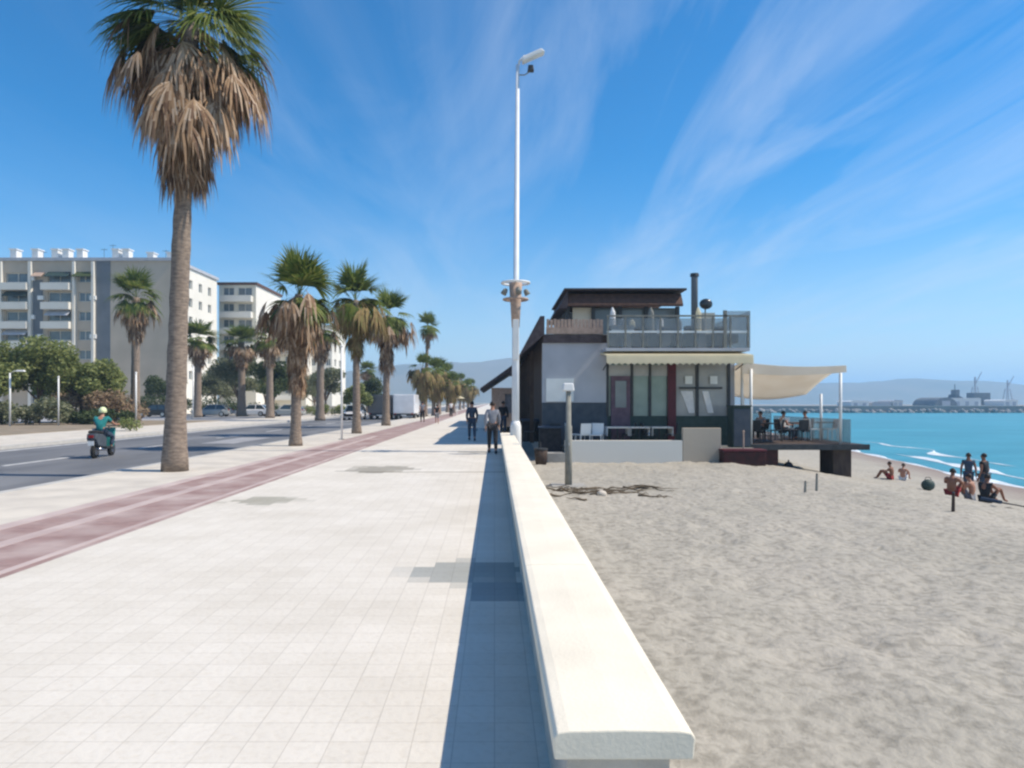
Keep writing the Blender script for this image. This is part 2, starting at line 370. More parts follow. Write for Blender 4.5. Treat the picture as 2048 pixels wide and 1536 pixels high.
struct('road_patch', MB().box(-16.4,-15.2, 18, 21, -.13, -.1265), M['asphalt2'])
# surf lines following the water's edge
def surf(off, w, amp, y0, y1, zz, seed):
    m = MB(); random.seed(seed); n = 90; pts = []
    for i in range(n+1):
        y = y0+(y1-y0)*i/n
        xw = 26.2 + (max(0, y-30)*.2 + max(0, 30-y)*.05) + off + amp*noise.noise(Vector((y*.13, seed, 0)))*2
        ww = w*(.15+2.6*max(0,noise.noise(Vector((y*.16, seed+9, 0)))+.12))*min(1, i/6, (n-i)/6)+.02
        pts.append((xw-ww/2, xw+ww/2, y))
    for k, (a, c) in enumerate(zip(pts, pts[1:])):
        for t0, t1, h0, h1 in ((0,.5,0,1),(.5,1,1,0)):
            f = lambda p, t, h: (p[0]+(p[1]-p[0])*t, p[2], zz + .12*h*min(1, (p[1]-p[0])))
            m.quad(f(a,t0,h0), f(a,t1,h1), f(c,t1,h1), f(c,t0,h0))
    return m
for i, a in enumerate(((-.4,1.4,.5,8,95,WATER+.012,3),(2.6,1.2,.9,12,60,WATER+.02,5),(6.0,.6,1.2,48,80,WATER+.02,8))):
    struct('surf', surf(*a), M['foam'], smooth=True)

# far hills
def ridge(keys, y0, y1, seed):
    m = MB(); nx, ny = 160, 14
    xa, xb = keys[0][0], keys[-1][0]
    for j in range(ny+1):
        t = j/ny
        for i in range(nx+1):
            x = xa+(xb-xa)*i/nx
            for (a, ha), (c, hc) in zip(keys, keys[1:]):
                if a <= x <= c: h = ha+(hc-ha)*(x-a)/(c-a); break
            prof = math.sin(math.pi*min(1, t*1.05))**.8 if t < .99 else 0
            h = h*prof*(1+.10*noise.noise(Vector((x*.007, t*3, seed)))+.05*noise.noise(Vector((x*.023, t*6, seed))))
            m.v.append((x, y0+(y1-y0)*t, -3.5+h+3.2*(t > .05)))
    m.f = [(j*(nx+1)+i, j*(nx+1)+i+1, (j+1)*(nx+1)+i+1, (j+1)*(nx+1)+i) for j in range(ny) for i in range(nx)]
    return m
struct('hills', ridge([(a*.55, c*.55) for a, c in ((-3200,130),(-900,150),(-300,205),(60,222),(300,190),(700,140),(1300,85),(1750,100),(2150,122),(2430,112),(2650,75),(3400,60),(4500,20))], 1600, 2400, 4), M['hill'], smooth=True)

# ------------------------------------------------------------------ sea wall
w = thing('sea_wall', 'long low promenade wall with wide cream white coping stones', 'wall', (.43, 2.3, 0))
prof = [(.20,.455),(.665,.455),(.672,.528),(.660,.546),(.62,.552),(.43,.556),(.25,.552),(.210,.546),(.197,.528)]
yy = 2.33; cp = MB()
stones = []
y = 2.33
while y < 25.0:
    y2 = min(25.0, y+2.4); stones.append((y, y2)); y = y2
for (a, c) in stones: cp.prism(prof, a+.005, c-.005, 'y')
obj('coping', cp, M['cap'], w, world=True, bevel=.006)
obj('joint_mortar', MB().prism([(a+(.43-a)*.03, b-.004 if b > .5 else b+.003) for a, b in prof], 2.345, 24.98, 'y'), M['wallcore'], w, world=True)
obj('wall_core', MB().box(.25,.60,2.40,24.96,-.9,.452), M['wallcore'], w, world=True)

# ------------------------------------------------------------------ palms
def frond(mb, base, az, el, pet, fan, n, droop, rnd, wid=.035, spread=75, fold=0, pw=.014):
    d = Vector((math.cos(az)*math.cos(el), math.sin(az)*math.cos(el), math.sin(el)))
    p = Vector(base); pts = [p.copy()]
    for k in range(4):
        p = p + d*pet/4; d = (d + Vector((0,0,-1))*droop*.12).normalized(); pts.append(p.copy())
    side = d.cross(Vector((0,0,1)))
    if side.length < .05: side = Vector((math.sin(az), -math.cos(az), 0))
    side.normalize(); nor = side.cross(d)
    tw = rnd.uniform(-.5, .5); side2 = side*math.cos(tw)+nor*math.sin(tw)
    for a, c in zip(pts, pts[1:]):
        mb.quad(a-side*pw, a+side*pw, c+side*pw*.8, c-side*pw*.8)
    for i in range(n):
        a = R(spread)*(2*i/(n-1)-1)+rnd.uniform(-.05,.05)*(4 if fold else 1)
        dd = (d*math.cos(a) + side2*math.sin(a) + nor*fold*abs(math.sin(a))).normalized()
        L_ = fan*(.65+.35*math.cos(a))*(rnd.uniform(.45,1.25) if fold else rnd.uniform(.8,1.05)); q = p.copy(); prev = None; ns = 4
        for k in range(ns+1):
            t = k/ns; ww = wid*(.45+1.1*t if t < .45 else (1-t)*1.7+.02)*fan
            wv = dd.cross(nor);
            if wv.length < .05: wv = dd.cross(side)
            wv = wv.normalized()*ww
            cur = (q-wv, q+wv)
            if prev: mb.quad(prev[0], prev[1], cur[1], cur[0])
            prev = cur
            dd = (dd + Vector((0,0,-1))*droop*(.08+.42*t)).normalized(); q = q+dd*L_/ns

def palm(name, label, loc, H, crown_r, skirt, skirt_r, lean=(0,0), tr=.24, ng=26, nd=50, nl=15, seed=1, group='palm trees', deadmat='dead', thin=1.0, out=12, wide=.5, gap=False, slen=.80):
    rnd = random.Random(seed)
    t = thing(name, label, 'palm tree', loc, 0, group)
    top = Vector((lean[0], lean[1], H))
    pts = []; rad = []; N_ = 34
    for i in range(N_+1):
        u = i/N_
        pts.append((lean[0]*u**1.4, lean[1]*u**1.4, H*u))
        rad.append(tr*(1.25*math.exp(-u*16)*.3 + 1 - .25*u)*(1+.04*rnd.uniform(-1,1)+(.03 if i % 2 else -.03)))
    obj('trunk', MB().tube(pts, rad, 16), M['trunk'], t, smooth=True)
    g = MB()
    for i in range(ng):
        az = rnd.uniform(0, 6.283); el = R(rnd.uniform(-28, 80)) if i > ng*.2 else R(rnd.uniform(50,88))
        frond(g, top+Vector((0,0,rnd.uniform(-.25,.15))), az, el, crown_r*.40*rnd.uniform(.75,1.15), crown_r*.66, nl+4, .45 if el > .6 else 1.0, rnd, wid=.042*thin)
    obj('crown', g, M['frond'], t)
    g = MB()
    for i in range(nd):
        u = (i+.5)/nd
        z = H - .2 - skirt*u**.9*slen
        az = rnd.uniform(0, 6.283); bx = lean[0]*(z/H)**1.4; by = lean[1]*(z/H)**1.4
        el = R(rnd.uniform(-50,5) if u < .35 else rnd.uniform(-80,-48))
        rr = skirt_r*(1.0-(.22 if gap else .35)*u)
        k = .5 if u < .35 else .42
        frond(g, (bx+.14*math.cos(az), by+.14*math.sin(az), z), az, el, rr*k*rnd.uniform(.4,1.15), rr*rnd.uniform(.55,.85), nl, 2.0, rnd, wid=.05*thin, spread=60, fold=-.3)
    for i in range(out):                       # long bent fronds that hang away from the trunk
        az = rnd.uniform(0, 6.283); z = H-rnd.uniform(0,1.1 if gap else .5)
        if gap and -2.0 < (az if az < math.pi else az-6.283) < -.5: z -= .9
        frond(g, (top.x, top.y, z), az, R(rnd.uniform(-10,22)), crown_r*wide*rnd.uniform(.55,1.25), crown_r*.6, nl+2, 2.6, rnd, wid=.05*thin, spread=55, fold=-.2)
    obj('dead_fronds', g, M[deadmat], t)
    return t

PG = 'palm trees lining the road'
palm('palm_tree', 'tall nearest palm with shaggy brown skirt of dead fronds, standing left beside the cycle lane', (-7.65,16.75,0), 10.75, 2.35, 4.1, 1.9, (.36,.1), .235, 64, 220, 22, 11, PG, out=64, wide=.62, gap=True, slen=.66, thin=.48)
palm('palm_tree', 'second roadside palm with dead fronds hanging almost to the ground', (-7.5,26.4,0), 5.7, 1.9, 3.7, 1.25, (.12,0), .20, 30, 105, 15, 12, PG, out=36, wide=.62)
palm('palm_tree', 'third roadside palm, rising behind the thin white pole', (-7.25,36.8,0), 7.0, 2.1, 2.8, 1.5, (-.05,0), .21, 30, 70, 14, 13, PG, 'brass', out=34, wide=.66)
palm('palm_tree', 'fourth roadside palm in front of the dark lorry with brown skirt', (-7.6,49,0), 7.7, 2.2, 3.6, 1.8, (.1,0), .26, 28, 70, 13, 14, PG, out=34, wide=.75)
far = palm('palm_tree', 'slim tall far palm rising alone above the distant row', (-7.9,80,0), 10.2, 2.0, 2.2, 1.1, (.3,0), .22, 26, 30, 11, 15, PG, out=8)
p6 = palm('palm_tree', 'far bushy palm with olive brown skirt behind the slim tall palm', (-7.3,84,0), 5.4, 1.9, 2.8, 2.2, (0,0), .24, 16, 90, 11, 16, PG, 'brass', 1.5, out=34, wide=.9)
labs = ['far roadside palm just beyond the parked white van', 'distant palm with olive skirt beyond the two walking figures', 'distant bushy palm left of the path, halfway along the far row', 'small distant palm in the far row below the hills', 'smaller distant palm near the end of the far row', 'tiny palm close to the vanishing end of the promenade', 'tiny far palm just left of the standing dark figure', 'tiniest palm at the end of the promenade']
for i, (x, y, s) in enumerate(((-7.9,77,1.0),(-7.4,92,1.08),(-7.7,98,.95),(-7.5,112,1.15),(-7.6,128,1.0),(-7.2,146,1.1),(-7.4,168,1.0),(-7.4,195,1.1))):
    dup(p6, (x,y,0), i*1.3, labs[i], s)
labs = ['low olive brown palm over the promenade side of the far row', 'second low olive brown palm left of the path', 'low far palm near the pale awning on the path', 'low far palm at the left edge of the path near the hills']
for i, (x, y, s) in enumerate(((-5.2,84,.75),(-6.0,104,.85),(-4.6,124,.85),(-5.0,150,.95))):
    dup(p6, (x,y,0), i*1.9+.4, labs[i], s)
# palms on the far side of the road
q1 = palm('palm_tree', 'tall palm across the road in front of the beige block, full green and brown crown', (-30.8,60,0), 10.6, 2.8, 3.2, 2.1, (.1,0), .38, 34, 70, 13, 21, 'palms across the road', out=18)
labs = ['palm across the road just right of the nearest palm trunk', 'greyish palm across the road before the brown cornice building', 'palm across the road partly behind the second roadside palm', 'palm across the road before the far cream building', 'small far palm across the road beside the lorry']
for i, (px, y, s) in enumerate(((395,76,(1.12,1.12,.80)),(484,80,(1.15,1.15,.80)),(540,72,(1.0,1.0,.78)),(640,62,(.95,.95,.76)),(735,110,(.75,.75,.62)))):
    dup(q1, ((px-989)/1400*y, y, 0), 1+i*1.7, labs[i], s)

# ------------------------------------------------------------------ broadleaf trees and shrubs
def leafcloud(mb, blobs, n, size, rnd, flat=.8):
    tot = sum(b[3]**2 for b in blobs)
    for (cx, cy, cz, r) in blobs:
        for _ in range(int(n*r*r/tot)):
            v = Vector((rnd.gauss(0,1), rnd.gauss(0,1), rnd.gauss(0,1))).normalized()
            rr = r*(rnd.random()**.35)*(1+.22*noise.noise(v*2.2+Vector((cx,cy,cz))))
            p = Vector((cx, cy, cz))+Vector((v.x*rr, v.y*rr, v.z*rr*flat))
            a = Vector((rnd.gauss(0,1), rnd.gauss(0,1), rnd.gauss(0,.6))).normalized()
            b_ = a.cross(Vector((rnd.gauss(0,1), rnd.gauss(0,1), rnd.gauss(0,1)))).normalized()
            s = size*rnd.uniform(.6,1.3)
            mb.quad(p-a*s, p-b_*s*.5, p+a*s, p+b_*s*.5)
def tree(label, loc, H, r, m='leaf', seed=1, n=9000, size=.15, clear=.28, group='trees across the road'):
    rnd = random.Random(seed); t = thing('tree', label, 'tree', loc, 0, group)
    tk = MB().tube([(0,0,-.1),(.1,0,H*clear*.6),(.05,.05,H*clear*1.25)], [.2,.15,.11], 10)
    blobs = []
    for i in range(13):
        a = rnd.uniform(0, 6.283); q = r*rnd.uniform(.15,.72)
        c = (q*math.cos(a), q*math.sin(a), H*rnd.uniform(clear+.18,.86), r*rnd.uniform(.30,.48)); blobs.append(c)
        if i < 7: tk.tube([(.05,.05,H*clear*.9), (c[0]*.5,c[1]*.5,(H*clear+c[2])/2), c[:3]], [.09,.06,.02], 6)
    obj('trunk', tk, M['bark'], t, smooth=True)
    g = MB(); leafcloud(g, blobs, n, size, rnd); obj('crown', g, M[m], t)
    return t
def shrub(label, loc, rx, h, m, seed, n=1600, size=.12, group='shrubs across the road', name='shrub'):
    rnd = random.Random(seed); t = thing(name, label, name, loc, 0, group)
    bl = [(rnd.uniform(-rx,rx), rnd.uniform(-.6,.6), h*rnd.uniform(.3,.7), h*rnd.uniform(.32,.5)) for _ in range(max(5, int(rx*5)))]
    g = MB(); leafcloud(g, bl, n, size, rnd); obj('foliage', g, M[m], t)
    for i in range(3): x = rnd.uniform(-rx,rx)*.7; obj('stem', MB().tube([(x,0,-.05),(x+rnd.uniform(-.2,.2),0,h*.6)], [.035,.015], 6), M['bark'], t)
    return t
X = lambda px, d: (px-989)/1400*d
Z = lambda py, d: 1.65-(py-804)/1400*d
tree('broad green street tree at the left edge of the picture', (X(-10,52),52,0), 6.4, 3.0, 'leaf', 31)
tree('rounded green tree second from the left edge', (X(75,54),54,0), 6.7, 3.0, 'leaf', 32)
tree('low green tree above the brown hedge, left of the tall palm', (X(160,55),55,0), 5.6, 2.7, 'leaf', 33)
tree('wide low green tree between the two rounded trees at far left', (X(120,58),58,0), 5.6, 2.6, 'leaf', 40)
tree('smallest green street tree just left of the tall palm', (X(218,57),57,0), 4.6, 2.2, 'leaf', 34, 4200)
tree('leafy tree behind the grass verge left of the second block', (X(475,84),84,0), 7.8, 3.0, 'leafgrey', 35)
tree('dark tree behind the second roadside palm', (X(545,78),78,0), 6.5, 2.6, 'leafdark', 36)
tree('olive tree at the foot of the cream far building', (X(650,92),92,0), 6.6, 2.8, 'leafgrey', 37)
tree('leafy grey green tree right of the nearest palm trunk across the road', (X(430,94),94,0), 6.4, 2.8, 'leafgrey', 41, 6000)
tree('bushy tree between the second roadside palm and the silver cars', (X(530,98),98,0), 6.8, 3.2, 'leaf', 42, 6000)
tree('low dark tree behind the nearest palm trunk, right of the black car', (X(330,92),92,0), 5.4, 2.6, 'leafdark', 43, 6000)
tree('low olive tree right of the second roadside palm across the road', (X(628,104),104,0), 6.0, 3.0, 'leafgrey', 44, 6000)
tree('dark round tree left of the parked lorry', (X(742,84),84,0), 4.8, 2.1, 'leafdark', 38, 3500)
tree('olive tree just left of the white van, beyond the thin white pole', (X(715,70),70,0), 3.6, 1.7, 'leaf', 39, 3500)
k = 0
for (px, d, rx, h, m, lb) in ((10,50,1.6,1.7,'leafgrey','grey green shrub at the left picture edge below the trees'),(75,50,1.5,2.0,'leafgrey','grey green shrub beside the pale post at far left'),
        (150,51,1.7,1.2,'leafdark','low dark shrub in front of the brown hedge'),(215,52,1.7,1.2,'leafdark','low dark shrub behind the scooter rider'),
        (310,86,3.0,2.9,'leafdark','dark green shrub behind the black parked car'),(420,90,3.4,2.6,'leafdark','dark green shrub behind the silver parked car'),
        (500,88,3.2,1.6,'leafdark','low dark green shrub left of the second roadside palm'),(640,86,3.4,1.5,'leaf','low green shrub between the second and third roadside palms')):
    k += 1; shrub(lb, (X(px,d),d,0), rx, h, m, 50+k, 2200, .14)
for (px, d, lb) in ((168,54,'brown dry hedge below the low green tree'),(235,55,'brown dry hedge right of the first, beside the tall palm trunk')):
    k += 1; shrub(lb, (X(px,d),d,0), 1.9, 2.6, 'leafbrown', 50+k, 3200, .13, 'dry hedges', 'hedge')
shrub('small yellow green bush on the pavement right of the scooter rider', (X(262,40),40,0), .5, .9, 'leaf', 77, 500, .08)
# ------------------------------------------------------------------ apartment buildings
def block(label, x0, x1, y0, y1, H, wall, winmat, cols, rows, balc, stair=None, roofm='kerb', side=(), sidewin=None, trim='stuccow', z0=5, step=2.75, wz=1.35, group='apartment blocks across the road'):
    t = thing('apartment_block', label, 'building', ((x0+x1)/2, y0, 0), 0, group)
    holes = [(a-x0, c-x0, z0+r*step-.0, z0+r*step+wz) for r in range(rows) for (a, c) in cols]
    f = MB().facade((x0,y0,-.2), (1,0,0), x1-x0, H+.2, [(a,c,z+.2,zz+.2) for (a,c,z,zz) in holes], .28, (0,1,0))
    shol = []
    if sidewin:
        shol = [(a, c, z0+r*step, z0+r*step+wz) for r in range(rows) for (a, c) in sidewin]
    f2 = MB().facade((x1,y0,-.2), (0,1,0), y1-y0, H+.2, [(a,c,z+.2,zz+.2) for (a,c,z,zz) in shol], .28, (-1,0,0))
    f.quad((x0,y1,-.2),(x1,y1,-.2),(x1,y1,H),(x0,y1,H)); f.quad((x0,y0,-.2),(x0,y1,-.2),(x0,y1,H),(x0,y0,H)); 
    obj('wall', f, M[wall], t, world=True); obj('side_wall', f2, M['stuccow'], t, world=True)
    obj('roof', MB().box(x0-.25,x1+.25,y0-.25,y1+.25,H+.003,H+.45), M[roofm], t, world=True)
    def win(a, c, z, zz, ax):
        w_ = c-a; h_ = zz-z
        fr = MB(); pn = MB()
        if ax == 0:
            for q in ((0,.08,0,h_),(w_-.08,w_,0,h_),(w_/2-.04,w_/2+.04,.08,h_-.08)): fr.box(x0+a+q[0],x0+a+q[1],y0+.2,y0+.27,z+q[2],z+q[3])
            fr.box(x0+a+.08,x0+c-.08,y0+.2,y0+.27,z,z+.08); fr.box(x0+a+.08,x0+c-.08,y0+.2,y0+.27,zz-.08,zz)
            pn.box(x0+a,x0+c,y0+.272,y0+.30,z,zz)
        else:
            for q in ((0,.08,0,h_),(w_-.08,w_,0,h_)): fr.box(x1-.27,x1-.2,y0+a+q[0],y0+a+q[1],z+q[2],z+q[3])
            fr.box(x1-.27,x1-.2,y0+a+.08,y0+c-.08,z,z+.08); fr.box(x1-.27,x1-.2,y0+a+.08,y0+c-.08,zz-.08,zz)
            pn.box(x1-.30,x1-.272,y0+a,y0+c,z,zz)
        fo = obj('window', fr, M['stuccow'], t, world=True)
        po = obj('pane', pn, M[winmat], fo); po.data.transform(Matrix.Translation(-t.location))
    for h in holes: win(*h, 0)
    for h in shol: win(*h, 1)
    for (a, c) in balc:
        for r in range(rows):
            z = z0+r*step-1.05
            m = MB().box(a, c, y0-1.1, y0-.003, z-.15, z)
            m.box(a, c, y0-1.1, y0-1.0, z+.003, z+.85)
            m.box(a, a+.1, y0-.997, y0-.003, z+.003, z+.85); m.box(c-.1, c, y0-.997, y0-.003, z+.003, z+.85)
            obj('balcony', m, M[trim], t, world=True)
    if stair:
        obj('stair_shade_strip', MB().box(stair[0], stair[1], y0-.06, y0-.003, .0, H-.003), M['stairgrey'], t, world=True)  # flat dark strip; the stair recess's shade is put into its colour
    return t
D = 100
A = block('large beige apartment block at left with white roof vents and balconies', X(-60,D), X(345,D), D, D+16, Z(522,D), 'stucco', 'bluewin',
          [(X(-48,D),X(-10,D)),(X(12,D),X(58,D)),(X(96,D),X(142,D)),(X(157,D),X(182,D))], 6,
          [(X(8,D),X(62,D)),(X(90,D),X(146,D))], (X(193,D),X(221,D)), 'slate', sidewin=[(2,3.2),(5.4,6.6),(8.9,10.1),(12.4,13.6)])
for r_, (a, c), mm in ((5,(70,90),'picket'),(5,(96,142),'greendark'),(4,(12,58),'greendark'),(3,(96,142),'slate'),(5,(150,186),'leafdark'),(2,(12,58),'slate')):
    zz_ = 5+r_*2.75+1.4
    obj('balcony_awning', MB().prism([(D-.003,zz_+.1),(D-.003,zz_),(D-.95,zz_-.75),(D-.95,zz_-.65)], X(a,D), X(c,D), 'x'), M[mm], A, world=True)
for r_, px in ((5,66),(4,84),(3,66),(2,84),(4,188),(2,188)):
    zz_ = 5+r_*2.75+.2
    obj('air_conditioner', MB().box(X(px,D)-.42, X(px,D)+.42, D-.42, D-.07, zz_, zz_+.6), M['white'], A, world=True, bevel=.02)
# flat dark strip, recess shade put into its colour, then pale pilasters
obj('recess_shade_strip', MB().box(X(64,D),X(86,D),D-.05,D-.003,0,Z(560,D)), M['stairgrey'], A, world=True)
for j, (a, c) in enumerate(((0,7),(60,66),(148,153),(186,191))):
    obj('pilaster', MB().box(X(a,D),X(c,D),D-.5,D-.003,0,Z(524,D)), M['stuccow'], A, world=True)
for i, px in enumerate((12,56,96,118,147,219,240,290,330)):
    w_ = .45; h_ = 1.5 if i not in (7,8) else 1.0; H_ = Z(522,D)+.45
    v = MB().box(X(px,D)-w_, X(px,D)+w_, D+1.5, D+2.7, H_+.003, H_+h_); v.box(X(px,D)-w_-.12, X(px,D)+w_+.12, D+1.35, D+2.85, H_+h_+.003, H_+h_+.15)
    obj('roof_vent', v, M['white'], A, world=True)
for px, h in ((185,2.0),(203,2.6),(60,1.6),(312,1.8)):
    an = MB(); H_ = Z(522,D)+.45; an.tube([(X(px,D),D+3,H_),(X(px,D),D+3,H_+h)], .03, 6); an.box(X(px,D)-.5,X(px,D)+.5,D+2.98,D+3.02,H_+h-.2,H_+h-.15)
    obj('aerial', an, M['dark'], A, world=True)
D = 120
block('narrow cream apartment building with brown roof edge behind the first block', X(438,D), X(512,D), D, D+14, Z(570,D), 'stucco2', 'bluewin', [(X(446,D),X(468,D)),(X(476,D),X(504,D))], 6, [(X(444,D),X(506,D))], None, 'brownroof', z0=6.2)
block('low cream apartment building behind the second roadside palm', X(512,D+8), X(612,D+8), D+8, D+24, Z(640,D+8), 'stucco2', 'bluewin', [(X(a,D+8),X(a+16,D+8)) for a in (518,544,570,592)], 4, [(X(540,D+8),X(588,D+8))], None, 'stuccow', z0=3.2)
D = 132
block('tall pale cream building between the palms, left of the third roadside palm', X(615,D), X(664,D), D, D+12, Z(655,D), 'stuccow', 'bluewin', [(X(a,D),X(a+9,D)) for a in (622,638,652)], 4, [], None, 'stuccow', sidewin=[(2,3.5),(6,7.5)], z0=3)
# low garden walls in front
w = thing('garden_wall', 'pale low garden wall across the road left of the third roadside palm', 'wall', (X(560,96),96,0))
obj('wall_panel', MB().box(X(395,96),X(690,96),96,96.25,-.1,1.0), M['stucco2'], w, world=True)
obj('coping', MB().box(X(395,96),X(690,96),95.95,96.3,1.003,1.1), M['stuccow'], w, world=True)

# ------------------------------------------------------------------ poles
def pole(label, loc, h, r, name='sign_post', head=None, cat='post'):
    t = thing(name, label, cat, loc); obj('pole', MB().tube([(0,0,-.02),(0,0,h)], r, 12), M['white'], t, smooth=True)
    obj('base_plate', MB().box(-.12,.12,-.12,.12,0.002,.03), M['concrete'], t)
    if head == 'lamp':
        obj('arm', MB().tube([(0,0,h-.05),(.25,0,h+.12),(.6,0,h+.15)], .025, 8), M['white'], t, smooth=True)
        obj('lamp_head', MB().box(.45,1.0,-.12,.12,h+.09,h+.2,.04,.04), M['white'], t, bevel=.02)
    else:
        obj('cap', MB().ball((0,0,h), r*1.5, 10, 6), M['white'], t, smooth=True)
    return t
pole('thin white pole standing beside the third roadside palm', (-6.72,30.8,0), 4.1, .045)
pole('pale pole at the far left beside the grey green shrub', (X(20,47),47,0), 3.6, .055, 'lamp_post', 'lamp', 'lamp post')
pole('pale pole in front of the low green tree with brown hedge', (X(117,49),49,0), 3.4, .05)
pole('pale pole at the foot of the tall palm across the road', (X(272,52),52,0), 3.8, .06)
pole('thin pale pole before the silver car', (X(386,70),70,0), 5.2, .06)

# promenade lamp post
lp = thing('lamp_post', 'tall white promenade lamp post with single tilted lamp, standing behind the wall end', 'lamp post', (.70,23.2,-.5))
def lz(py): return Z(py, 23.2)+.5
obj('pole', MB().tube([(0,0,0),(0,0,lz(565)),(.02,0,lz(564)),(.07,0,lz(130))], [.125,.115,.095,.06], 16), M['polewhite'], lp, smooth=True)
obj('base_sleeve', MB().tube([(0,0,0),(0,0,lz(852)),(0,0,lz(842))], [.20,.18,.13], 16), M['white'], lp, smooth=True)
obj('arm', MB().tube([(.065,0,lz(140)),(.13,0,lz(122)),(.30,0,lz(112))], .04, 8), M['white'], lp, smooth=True)
lh = MB().box(-.42,.42,-.17,.17,-.085,.085,.07,.03); lho = obj('lamp_head', lh, M['white'], lp, bevel=.05)
lho.location = (.56,0,lz(112)); lho.rotation_euler = (0, R(-24), 0)
fl = obj('floodlight', MB().box(-.11,.11,-.1,.1,-.1,.1,.03,.03), M['dark'], lp, bevel=.02); fl.location = (.50,0,lz(137)); 
obj('flood_bracket', MB().tube([(.07,0,lz(150)),(.3,0,lz(150)),(.48,0,lz(143))], .02, 6), M['greypost'], lp)
for (py, rr) in ((566,.46),(599,.40)):
    rg = MB(); n = 28
    pts = [(rr*math.cos(2*math.pi*i/n), rr*math.sin(2*math.pi*i/n), lz(py)) for i in range(n+1)]
    rg.tube(pts, .035, 8, False)
    for i in range(4):
        a = i*math.pi/2; rg.tube([(0,0,lz(py)+.02),(rr*math.cos(a), rr*math.sin(a), lz(py))], .022, 6)
    obj('ring', rg, M['white'] if py < 580 else M['picket'], lp, smooth=True)
for i in range(4):
    a = i*math.pi/2+.2
    f = obj('spotlight', MB().tube([(0,-.09,0),(0,-.02,0),(0,.12,0)], [.05,.085,.10], 12), M['greypost'], lp, smooth=True)
    f.location = (.36*math.cos(a), .36*math.sin(a), lz(583)); f.rotation_euler = (R(-60), 0, a-math.pi/2)
obj('collar', MB().tube([(0,0,lz(655)),(0,0,lz(612)),(0,0,lz(566))], [.13,.17,.22], 14), M['picket'], lp, smooth=True)
obj('service_box', MB().box(-.10,.10,-.19,-.11,lz(720),lz(640)), M['white'], lp, bevel=.01)

# ------------------------------------------------------------------ restaurant
D = 27.0
rest = thing('restaurant', 'two storey beach restaurant with cream awning, glazed front and roof terrace', 'restaurant', (5.6, D, -.5))
def rp(name, mb, m, **k): return obj(name, mb, M[m], rest, world=True, **k)
x = lambda px: X(px, D)
z = lambda py: Z(py, D)
rp('plinth', MB().box(1.85, 9.45, 27.0, 45, -.9, .0), 'concrete')
# left panel wall
holes = []
rp('wall', MB().box(1.85, x(1215), 27.0, 27.35, z(805), z(686)), 'slate')
rp('dark_base', MB().box(1.85, x(1215), 27.02, 27.35, .003, z(805)-.003), 'basedark')
rp('notice_board', MB().box(x(1092), x(1147), 26.93, 26.995, z(803), z(757)), 'board')
rp('side_wall', MB().box(1.85, 2.1, 27.36, 45, .003, z(686)), 'timber')
for i in range(7):
    y = 28.5+i*2.3
    rp('side_post', MB().box(1.45, 1.6, y, y+.15, -.02, 3.75), 'timber')
rp('rear_wall', MB().box(2.11, 9.4, 44.7, 45, .003, z(686)), 'slate')
rp('right_wall', MB().box(9.1, 9.4, 27.4, 44.69, .003, z(706)), 'slate')
# glazed front
gx = [x(1217), x(1262), x(1300), x(1337), x(1350), x(1395), x(1440), x(1460)]
rp('dark_base', MB().box(x(1215)+.003, x(1460), 27.03, 27.3, .003, z(832)), 'greendark')
rp('door', MB().box(x(1222), x(1260), 26.95, 27.02, .02, z(752)), 'purple')
rp('door_glass', MB().box(x(1230), x(1252), 26.93, 26.947, z(815), z(762)), 'bluewin')
rp('glazing', MB().box(x(1215)+.003, x(1337), 27.08, 27.12, z(832)+.003, z(725)), 'greenglass')
rp('glazing', MB().box(x(1352), x(1460), 27.08, 27.12, z(832)+.003, z(725)), 'greyglass')
rp('upper_light', MB().box(x(1217), x(1337), 27.02, 27.075, z(752), z(730)), 'greyglass')
rp('maroon_pillar', MB().box(x(1335), x(1351), 26.9, 27.3, .003, z(725)), 'maroon')
for px in (1215,1264,1300,1395,1458):
    rp('mullion', MB().box(x(px)-.05, x(px)+.05, 26.99, 27.075, z(832)+.003, z(725)), 'dark')
rp('transom', MB().box(x(1358), x(1444), 26.96, 26.985, z(778), z(774)), 'dark')
for (pa, pb, pc) in ((1362,1386,1390),(1405,1418,1428)):
    rp('reflection_piece', MB().prism([(x(pa),z(782)),(x(pb),z(782)),(x(pc),z(826)),(x(pc)-.22,z(826))], 27.045, 27.07, 'y'), 'whitecloth')  # solid white pieces in the shape of reflections on the glazing
for px in (1370,1420):
    rp('notice', MB().box(x(px), x(px)+.28, 26.975, 26.985, z(768), z(752)), 'board')
# soffit/slab and balcony
rp('slab', MB().box(1.85, 9.4, 27.0, 45, z(686)+.003, z(670)), 'timber')
rp('balcony_slab', MB().box(x(1203), x(1479), 25.9, 26.99, z(706), z(700)), 'slate')
rp('canopy_beam', MB().box(x(1215), x(1460), 27.0, 27.3, z(725)+.003, z(707)), 'slate')
bl_ = MB(); 
for i in range(9):
    a = x(1207)+(x(1476)-x(1207))*i/8; rp('railing_post', MB().box(a-.03, a+.03, 25.92, 25.98, z(700)+.003, z(640)-.003), 'greypost')
rp('handrail', MB().box(x(1205), x(1478), 25.9, 26.0, z(640)+.003, z(637)), 'greypost')
rp('mid_rail', MB().box(x(1205), x(1478), 25.93, 25.97, z(671), z(667)), 'board')
rp('balustrade_glass', MB().box(x(1207), x(1432), 25.945, 25.955, z(698), z(672)), 'bal')
rp('balustrade_glass', MB().box(x(1207), x(1432), 25.945, 25.955, z(665), z(643)), 'bal')
rp('wind_screen', MB().box(x(1434), x(1480), 25.94, 25.96, z(700), z(629)), 'bal')
rp('wind_screen', MB().box(x(1480), x(1480)+.02, 25.97, 31, z(700), z(629)), 'bal')
